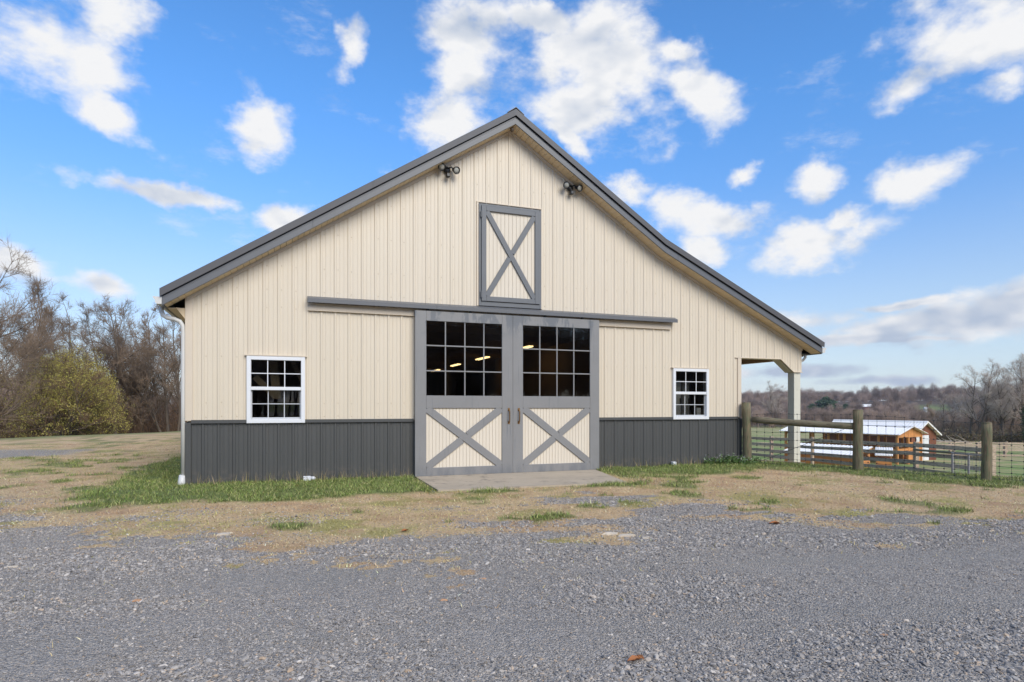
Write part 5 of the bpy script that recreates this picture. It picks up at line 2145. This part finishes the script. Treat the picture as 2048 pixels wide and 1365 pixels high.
def blades(name, label, rg, x, y, lmin, lmax, wid, flat, cols, bend=0.5, colvar=0.25, zones=False):
    n = len(x)
    z = gheight(x, y) - 0.004
    L = rg.uniform(lmin, lmax, n)
    a = rg.uniform(0, 6.28, n)
    tilt = np.clip(rg.normal(flat, 0.28, n), 0.02, 1.5)
    d0 = np.stack([np.cos(a) * np.sin(tilt), np.sin(a) * np.sin(tilt), np.cos(tilt)], 1)
    t2 = np.clip(tilt + bend * rg.uniform(0.3, 1.2, n), 0, 1.75)
    d1 = np.stack([np.cos(a) * np.sin(t2), np.sin(a) * np.sin(t2), np.cos(t2)], 1)
    b = a + rg.uniform(-1.2, 1.2, n) + 1.57
    s = np.stack([np.cos(b), np.sin(b), np.zeros(n)], 1) * (wid * rg.uniform(0.6, 1.4, n))[:, None]
    p0 = np.stack([x, y, z], 1)
    p1 = p0 + d0 * (L * 0.5)[:, None]
    p2 = p1 + d1 * (L * 0.5)[:, None]
    p2[:, 2] = np.maximum(p2[:, 2], z + 0.006)
    v = np.stack([p0 - s, p0 + s, p1 + s * 0.75, p1 - s * 0.75, p2], 1).reshape(-1, 3)
    i = np.arange(n)[:, None] * 5
    q = np.concatenate([i + np.array((0, 1, 2, 3)), i + np.array((3, 2, 4, 4))])
    cols = np.array(cols)
    w = rg.dirichlet(np.ones(len(cols)) * 0.7, n)
    c = (w @ cols) * (1 + colvar * rg.normal(size=n))[:, None]
    if zones:
        k1 = sst(fbm(x * 0.8, y * 1.1, 301, 5), 0.50, 0.66)[:, None] * 0.65
        k2 = sst(fbm(x * 1.1, y * 1.5, 302, 5), 0.50, 0.66)[:, None] * 0.6
        c = c * (1 - k1) + np.array((0.40, 0.40, 0.10)) * k1 * (0.6 + 0.8 * rg.uniform(0, 1, n))[:, None]
        c = c * (1 - k2) + np.array((0.52, 0.32, 0.185)) * k2 * (0.6 + 0.8 * rg.uniform(0, 1, n))[:, None]
    c = np.clip(c, 0.01, 0.75)
    tri = tri_fix(name, v, q, M['blade'])
    at = tri.attributes.new('tone', 'FLOAT_COLOR', 'POINT')
    cc = np.ones((n, 5, 4), np.float32)
    cc[:, :, :3] = c[:, None, :]
    at.data.foreach_set('color', cc.ravel())
    o = obj(name, tri)
    tag(o, label, None, None, 'stuff')
    return o


rg = np.random.default_rng(101)
# green blades
x, y = sample_area(rg, 1500000, -7.5, 14.5, -7.2, 8.5)
g_, n_, f_ = masks(x, y)
dist = np.hypot(x, y + 11.03)
tuft = fbm(x * 3.2, y * 3.2, 203, 3)
keep = rg.uniform(0, 1, len(x)) < np.clip(n_, 0, 1) ** 1.4 * np.clip(9.0 / dist, 0.3, 1.0) * (0.25 + 1.1 * sst(tuft, 0.35, 0.62))
x, y = x[keep], y[keep]
blades('grass', 'green grass along the barn wall and fence line', rg, x, y, 0.03, 0.105, 0.0036, 0.5,
       [(0.075, 0.15, 0.02), (0.18, 0.29, 0.045), (0.05, 0.10, 0.02), (0.33, 0.34, 0.10), (0.50, 0.41, 0.21)], 0.7, 0.35)
# dead blades and clippings
x, y = sample_area(rg, 1000000, -14.0, 14.5, -7.6, 14.0)
g_, n_, f_ = masks(x, y)
dist = np.hypot(x, y + 11.03)
pk = (1 - g_ * 0.97) * (1 - n_ * 0.6) * np.clip(8.5 / dist, 0.25, 1.0)
keep = rg.uniform(0, 1, len(x)) < pk
x, y = x[keep], y[keep]
blades('dry_grass', 'short straw coloured dead grass across the lawn', rg, x, y, 0.015, 0.055, 0.0030, 1.1,
       [(0.75, 0.55, 0.32), (0.58, 0.38, 0.20), (0.80, 0.65, 0.42), (0.36, 0.21, 0.11), (0.48, 0.42, 0.12)], 0.4, 0.42, True)
# wisps of straw lying on the gravel edge
x, y = sample_area(rg, 60000, -6, 8, -8.2, -1.0)
g_, n_, f_ = masks(x, y)
d = np.interp(x, BX, BY) - y
keep = (g_ > 0.5) & (rg.uniform(0, 1, len(x)) < np.exp(-np.clip(d, 0, 9) / 0.7) * 0.6)
blades('straw_wisps', 'thin straw wisps strewn over the gravel edge', rg, x[keep], y[keep], 0.02, 0.07, 0.003, 1.3,
       [(0.40, 0.28, 0.15), (0.30, 0.19, 0.09), (0.46, 0.36, 0.2)], 0.2)
# tufts on the slope beyond the fence
x = rg.uniform(12, 34, 120000)
y = rg.uniform(-12, 12, 120000)
sf = (x - 9.46) * 0.92 + 0.39 * y
keep = (sf > 0.8) & (rg.uniform(0, 1, len(x)) < np.clip(9.0 / np.hypot(x, y + 11), 0.1, 1)) & (np.degrees(np.arctan2(x, y + 11.03)) < 64)
blades('meadow_grass', 'mixed green and straw grass on the slope beyond the fence', rg, x[keep], y[keep], 0.05, 0.16, 0.008, 0.5,
       [(0.10, 0.13, 0.03), (0.30, 0.24, 0.12), (0.16, 0.17, 0.05)], 0.6)
# taller dead stems by the wall
x = np.concatenate([rg.uniform(-1.4, 2.1, 260), rg.uniform(5.9, 9.4, 160)])
y = rg.uniform(-0.28, -0.05, 420)
blades('dead_stems', 'thin dead stems and seed heads at the foot of the wall', rg, x, y, 0.10, 0.26, 0.003, 0.2, [(0.40, 0.29, 0.16), (0.2, 0.2, 0.06)], 0.3)


# flowering weeds by the right end of the wall
def weed(x, y, h, lab, seed):
    rg = np.random.default_rng(seed)
    t = thing('flowering_weed', lab, 'weed', (x, y, 0), 'flowering weeds at the right end of the wall')
    polys = []
    tips = []
    for i in range(34):
        p, q, _ = limb(rg, (x + rg.normal() * 0.16, y + rg.normal() * 0.06, -0.02), (rg.normal() * 0.3, rg.normal() * 0.3 - 0.1, 1), h * rg.uniform(0.5, 1), 0.004, 0.002, 5, 0.15, 0.05)
        polys.append((p, q))
        tips.append(p)
    v, f = polytubes(polys, 3)
    obj('stems', fast_mesh('stems', v, f, 4, M['weedgreen']), None, t)
    cpts = np.concatenate([p[:4] for p in tips])
    v, f = leaf_cloud(rg, cpts, 900, 0.035, 0.022)
    tag(obj('leaves', fast_mesh('leaves', v, f, 4, M['weedgreen']), None, t), kind='stuff')
    v, f = leaf_cloud(rg, np.array([p[-1] for p in tips]), 110, 0.012, 0.008)
    tag(obj('flowers', fast_mesh('flowers', v, f, 4, M['petal']), None, t), kind='stuff')


weed(8.62, -0.16, 0.26, 'white flowering weed under the right end of the window', 1)
weed(9.0, -0.2, 0.30, 'tallest white flowering weed against the charcoal wall', 2)
weed(9.4, -0.3, 0.22, 'green flowering weed at the foot of the first round post', 3)


# gravel
def stone_source(seed, flat):
    def build(N):
        ico = N.n('GeometryNodeMeshIcoSphere')
        ico.inputs['Radius'].default_value = 1.0
        ico.inputs['Subdivisions'].default_value = 1
        sp = N.n('GeometryNodeSetPosition')
        N.link(ico.outputs[0], sp.inputs['Geometry'])
        pos = N.n('GeometryNodeInputPosition')
        nz = N.n('ShaderNodeTexNoise')
        nz.inputs['Scale'].default_value = 0.9
        N.link(N.vec('ADD', pos.outputs[0], (seed * 3.7, seed * 1.3, 0)), nz.inputs['Vector'])
        off = N.vec('MULTIPLY', N.vec('SUBTRACT', nz.outputs['Color'], (0.5, 0.5, 0.5)), (2.0, 2.0, 1.4 * flat))
        N.link(off, sp.inputs['Offset'])
        sm = N.n('GeometryNodeSetMaterial')
        N.link(sp.outputs[0], sm.inputs['Geometry'])
        sm.inputs['Material'].default_value = M['pebble']
        ss = N.n('GeometryNodeSetShadeSmooth')
        N.link(sm.outputs[0], ss.inputs[0])
        ss.inputs['Shade Smooth'].default_value = False
        return ss.outputs[0]
    return build


def pebble_material():
    m = bpy.data.materials.new('crushed_stone')
    m.use_nodes = True
    N = NT(m.node_tree)
    b = m.node_tree.nodes['Principled BSDF']
    oi = N.n('ShaderNodeObjectInfo')
    cr = N.n('ShaderNodeValToRGB')
    el = cr.color_ramp.elements
    el[0].color = (0.135, 0.135, 0.138, 1)
    el[1].color = (0.50, 0.485, 0.46, 1)
    for p, c in ((0.35, (0.205, 0.205, 0.209, 1)), (0.7, (0.275, 0.272, 0.27, 1)), (0.9, (0.34, 0.336, 0.33, 1)), (0.955, (0.36, 0.28, 0.20, 1)), (0.975, (0.40, 0.39, 0.38, 1))):
        e = el.new(p)
        e.color = c
    N.link(oi.outputs['Random'], cr.inputs[0])
    tc = N.n('ShaderNodeTexCoord').outputs['Object']
    n = N.noise(tc, 1.5, 4, 0.6)
    c = N.mix(n, cr.outputs[0], N.mix(1.0, cr.outputs[0], (0.7, 0.7, 0.7, 1), 'MULTIPLY'))
    c = N.mix(1.0, c, (1.46, 1.33, 1.19, 1), 'MULTIPLY')
    N.link(c, b.inputs['Base Color'])
    b.inputs['Roughness'].default_value = 0.8
    b.inputs['Specular IOR Level'].default_value = 0.35
    return m


M['pebble'] = pebble_material()
rg = np.random.default_rng(202)
x, y = sample_area(rg, 820000, -9, 10.5, -9.3, -0.8)
g_, n_, f_ = masks(x, y)
dist = np.hypot(x, y + 11.03)
keep = (rg.uniform(0, 1, len(x)) < np.clip(g_ + 0.012, 0, 1)) & (dist > 1.6)
x, y, dist = x[keep], y[keep], dist[keep]
clump = fbm(x * 0.8, y * 1.6, 55, 4)
sz = np.exp(rg.normal(math.log(0.0050), 0.42, len(x))) * (0.7 + 0.7 * sst(clump, 0.35, 0.65))
sz = np.clip(sz, 0.0025, 0.02)
track = np.exp(-((y + 7.55 + 0.22 * x) / 0.28) ** 2) + np.exp(-((y + 6.35 + 0.22 * x) / 0.3) ** 2)
sz = sz * (1 - 0.35 * np.clip(track, 0, 1))
pts = np.stack([x, y, gheight(x, y) + sz * 0.22], 1)
scl = np.stack([sz * rg.uniform(0.8, 1.5, len(x)), sz * rg.uniform(0.6, 1.0, len(x)), sz * rg.uniform(0.35, 0.75, len(x))], 1)
rot = np.stack([rg.normal(size=len(x)) * 0.35, rg.normal(size=len(x)) * 0.35, rg.uniform(0, 6.28, len(x))], 1)
scatter('gravel', 'loose blue grey crushed stone covering the yard', pts, scl, rot, [stone_source(i, 1.0) for i in range(4)])


# single stones and leaves on the gravel
def flat_stone(x, y, r, mat, lab, seed, group, name='stone', cat='stone'):
    rg = np.random.default_rng(seed)
    b = MB()
    n = 9
    a = np.sort(rg.uniform(0, 6.28, n))
    rr = r * rg.uniform(0.55, 1.15, n)
    z = float(gheight(np.array([x]), np.array([y]))[0])
    for f_, zz in ((1.0, -0.01), (0.95, r * 0.16), (0.55, r * 0.26)):
        for i in range(n):
            b.v.append((x + rr[i] * f_ * math.cos(a[i]) * 1.3, y + rr[i] * f_ * math.sin(a[i]) * 0.9, z + zz + rg.normal() * r * 0.03))
    for L in range(2):
        for i in range(n):
            j = (i + 1) % n
            b.face((L * n + i, L * n + j, L * n + n + j, L * n + n + i))
    b.face(range(2 * n, 3 * n))
    return tag(obj(name, b, M[mat]), lab, cat, group)


SG = 'pale stones on the gravel'
for i, (x, y, r, mt, lab) in enumerate([
        (3.0, -5.66, 0.075, 'limestone', 'pale stone at the gravel edge below the right door, left of a pair'),
        (3.12, -5.80, 0.085, 'limestone', 'largest pale stone at the gravel edge below the right door'),
        (3.24, -5.93, 0.05, 'limestone', 'small pale stone at the lower right of the pair below the right door'),
        (-0.55, -4.35, 0.07, 'limestone', 'flat pale stone in the straw below the left window'),
        (-0.30, -8.0, 0.026, 'tanstone', 'tan stone in the lower left gravel'),
        (-0.10, -8.35, 0.028, 'tanstone', 'tan stone nearest the bottom edge at the lower left'),
        (0.02, -8.05, 0.02, 'tanstone', 'small tan stone right of two others at the lower left'),
        (0.95, -7.15, 0.028, 'tanstone', 'oval tan stone in the middle of the gravel'),
        (1.35, -6.75, 0.024, 'tanstone', 'tan stone uphill of the oval one in the middle of the gravel'),
        (-0.9, -6.5, 0.035, 'tanstone', 'tan stone in the left part of the gravel'),
        (3.1, -8.55, 0.022, 'tanstone', 'small tan stone at the lower right of the gravel'),
        (-2.0, -5.2, 0.04, 'limestone', 'pale stone at the far left of the gravel')]):
    flat_stone(x, y, r, mt, lab, i, SG)


def dry_leaf(x, y, s, lab, seed):
    rg = np.random.default_rng(seed)
    z = float(gheight(np.array([x]), np.array([y]))[0]) + 0.012
    b = MB()
    n = 7
    a0 = rg.uniform(0, 6.28)
    for i in range(n):
        u = i / (n - 1)
        w = math.sin(math.pi * min(u * 0.95 + 0.05, 1)) ** 0.8 * 0.45
        for k_ in (-1, -0.45, 0, 0.45, 1):
            px, py = (u - 0.5) * 2, w * k_ * (1 + 0.25 * math.sin(u * 20 + k_))
            b.v.append((x + s * (px * math.cos(a0) - py * math.sin(a0)), y + s * (px * math.sin(a0) + py * math.cos(a0)),
                        z + s * (0.35 * abs(k_) ** 1.5 * w * 2 + 0.25 * (u - 0.5) ** 2 + 0.06 * math.sin(u * 9 + k_ * 3))))
    for i in range(n - 1):
        for k_ in range(4):
            q = i * 5 + k_
            b.face((q, q + 1, q + 6, q + 5))
    tag(obj('dry_leaf', b, M['leafdry'], smooth=True), lab, 'leaf', 'dry leaves on the ground')


dry_leaf(1.60, -8.42, 0.045, 'curled orange brown leaf on the gravel near the bottom edge', 1)
dry_leaf(1.64, -8.40, 0.03, 'smaller curled leaf touching the orange brown one near the bottom edge', 2)
dry_leaf(1.12, -4.9, 0.05, 'brown leaf in the straw at the gravel edge left of the apron', 3)
dry_leaf(4.9, -5.85, 0.07, 'brown leaf in the straw at the lower right of the lawn', 4)
dry_leaf(-0.02, -8.18, 0.028, 'dark red brown leaf between tan stones at the lower left', 5)

# ------------------------------------------------------------------ thin spring haze over the valley
hm = bpy.data.materials.new('haze')
hm.use_nodes = True
hm.node_tree.nodes.clear()
hN = NT(hm.node_tree)
hv = hN.n('ShaderNodeVolumePrincipled')
hv.inputs['Color'].default_value = (0.80, 0.86, 0.95, 1)
hv.inputs['Density'].default_value = 0.00017
hv.inputs['Anisotropy'].default_value = 0.2
ho = hN.n('ShaderNodeOutputMaterial')
hN.link(hv.outputs[0], ho.inputs['Volume'])
b = MB()
b.box(-1900, 2300, -600, 2300, -14.0, 34.0)
tag(obj('haze', b, hm), 'thin pale haze softening the far hills', None, None, 'stuff')
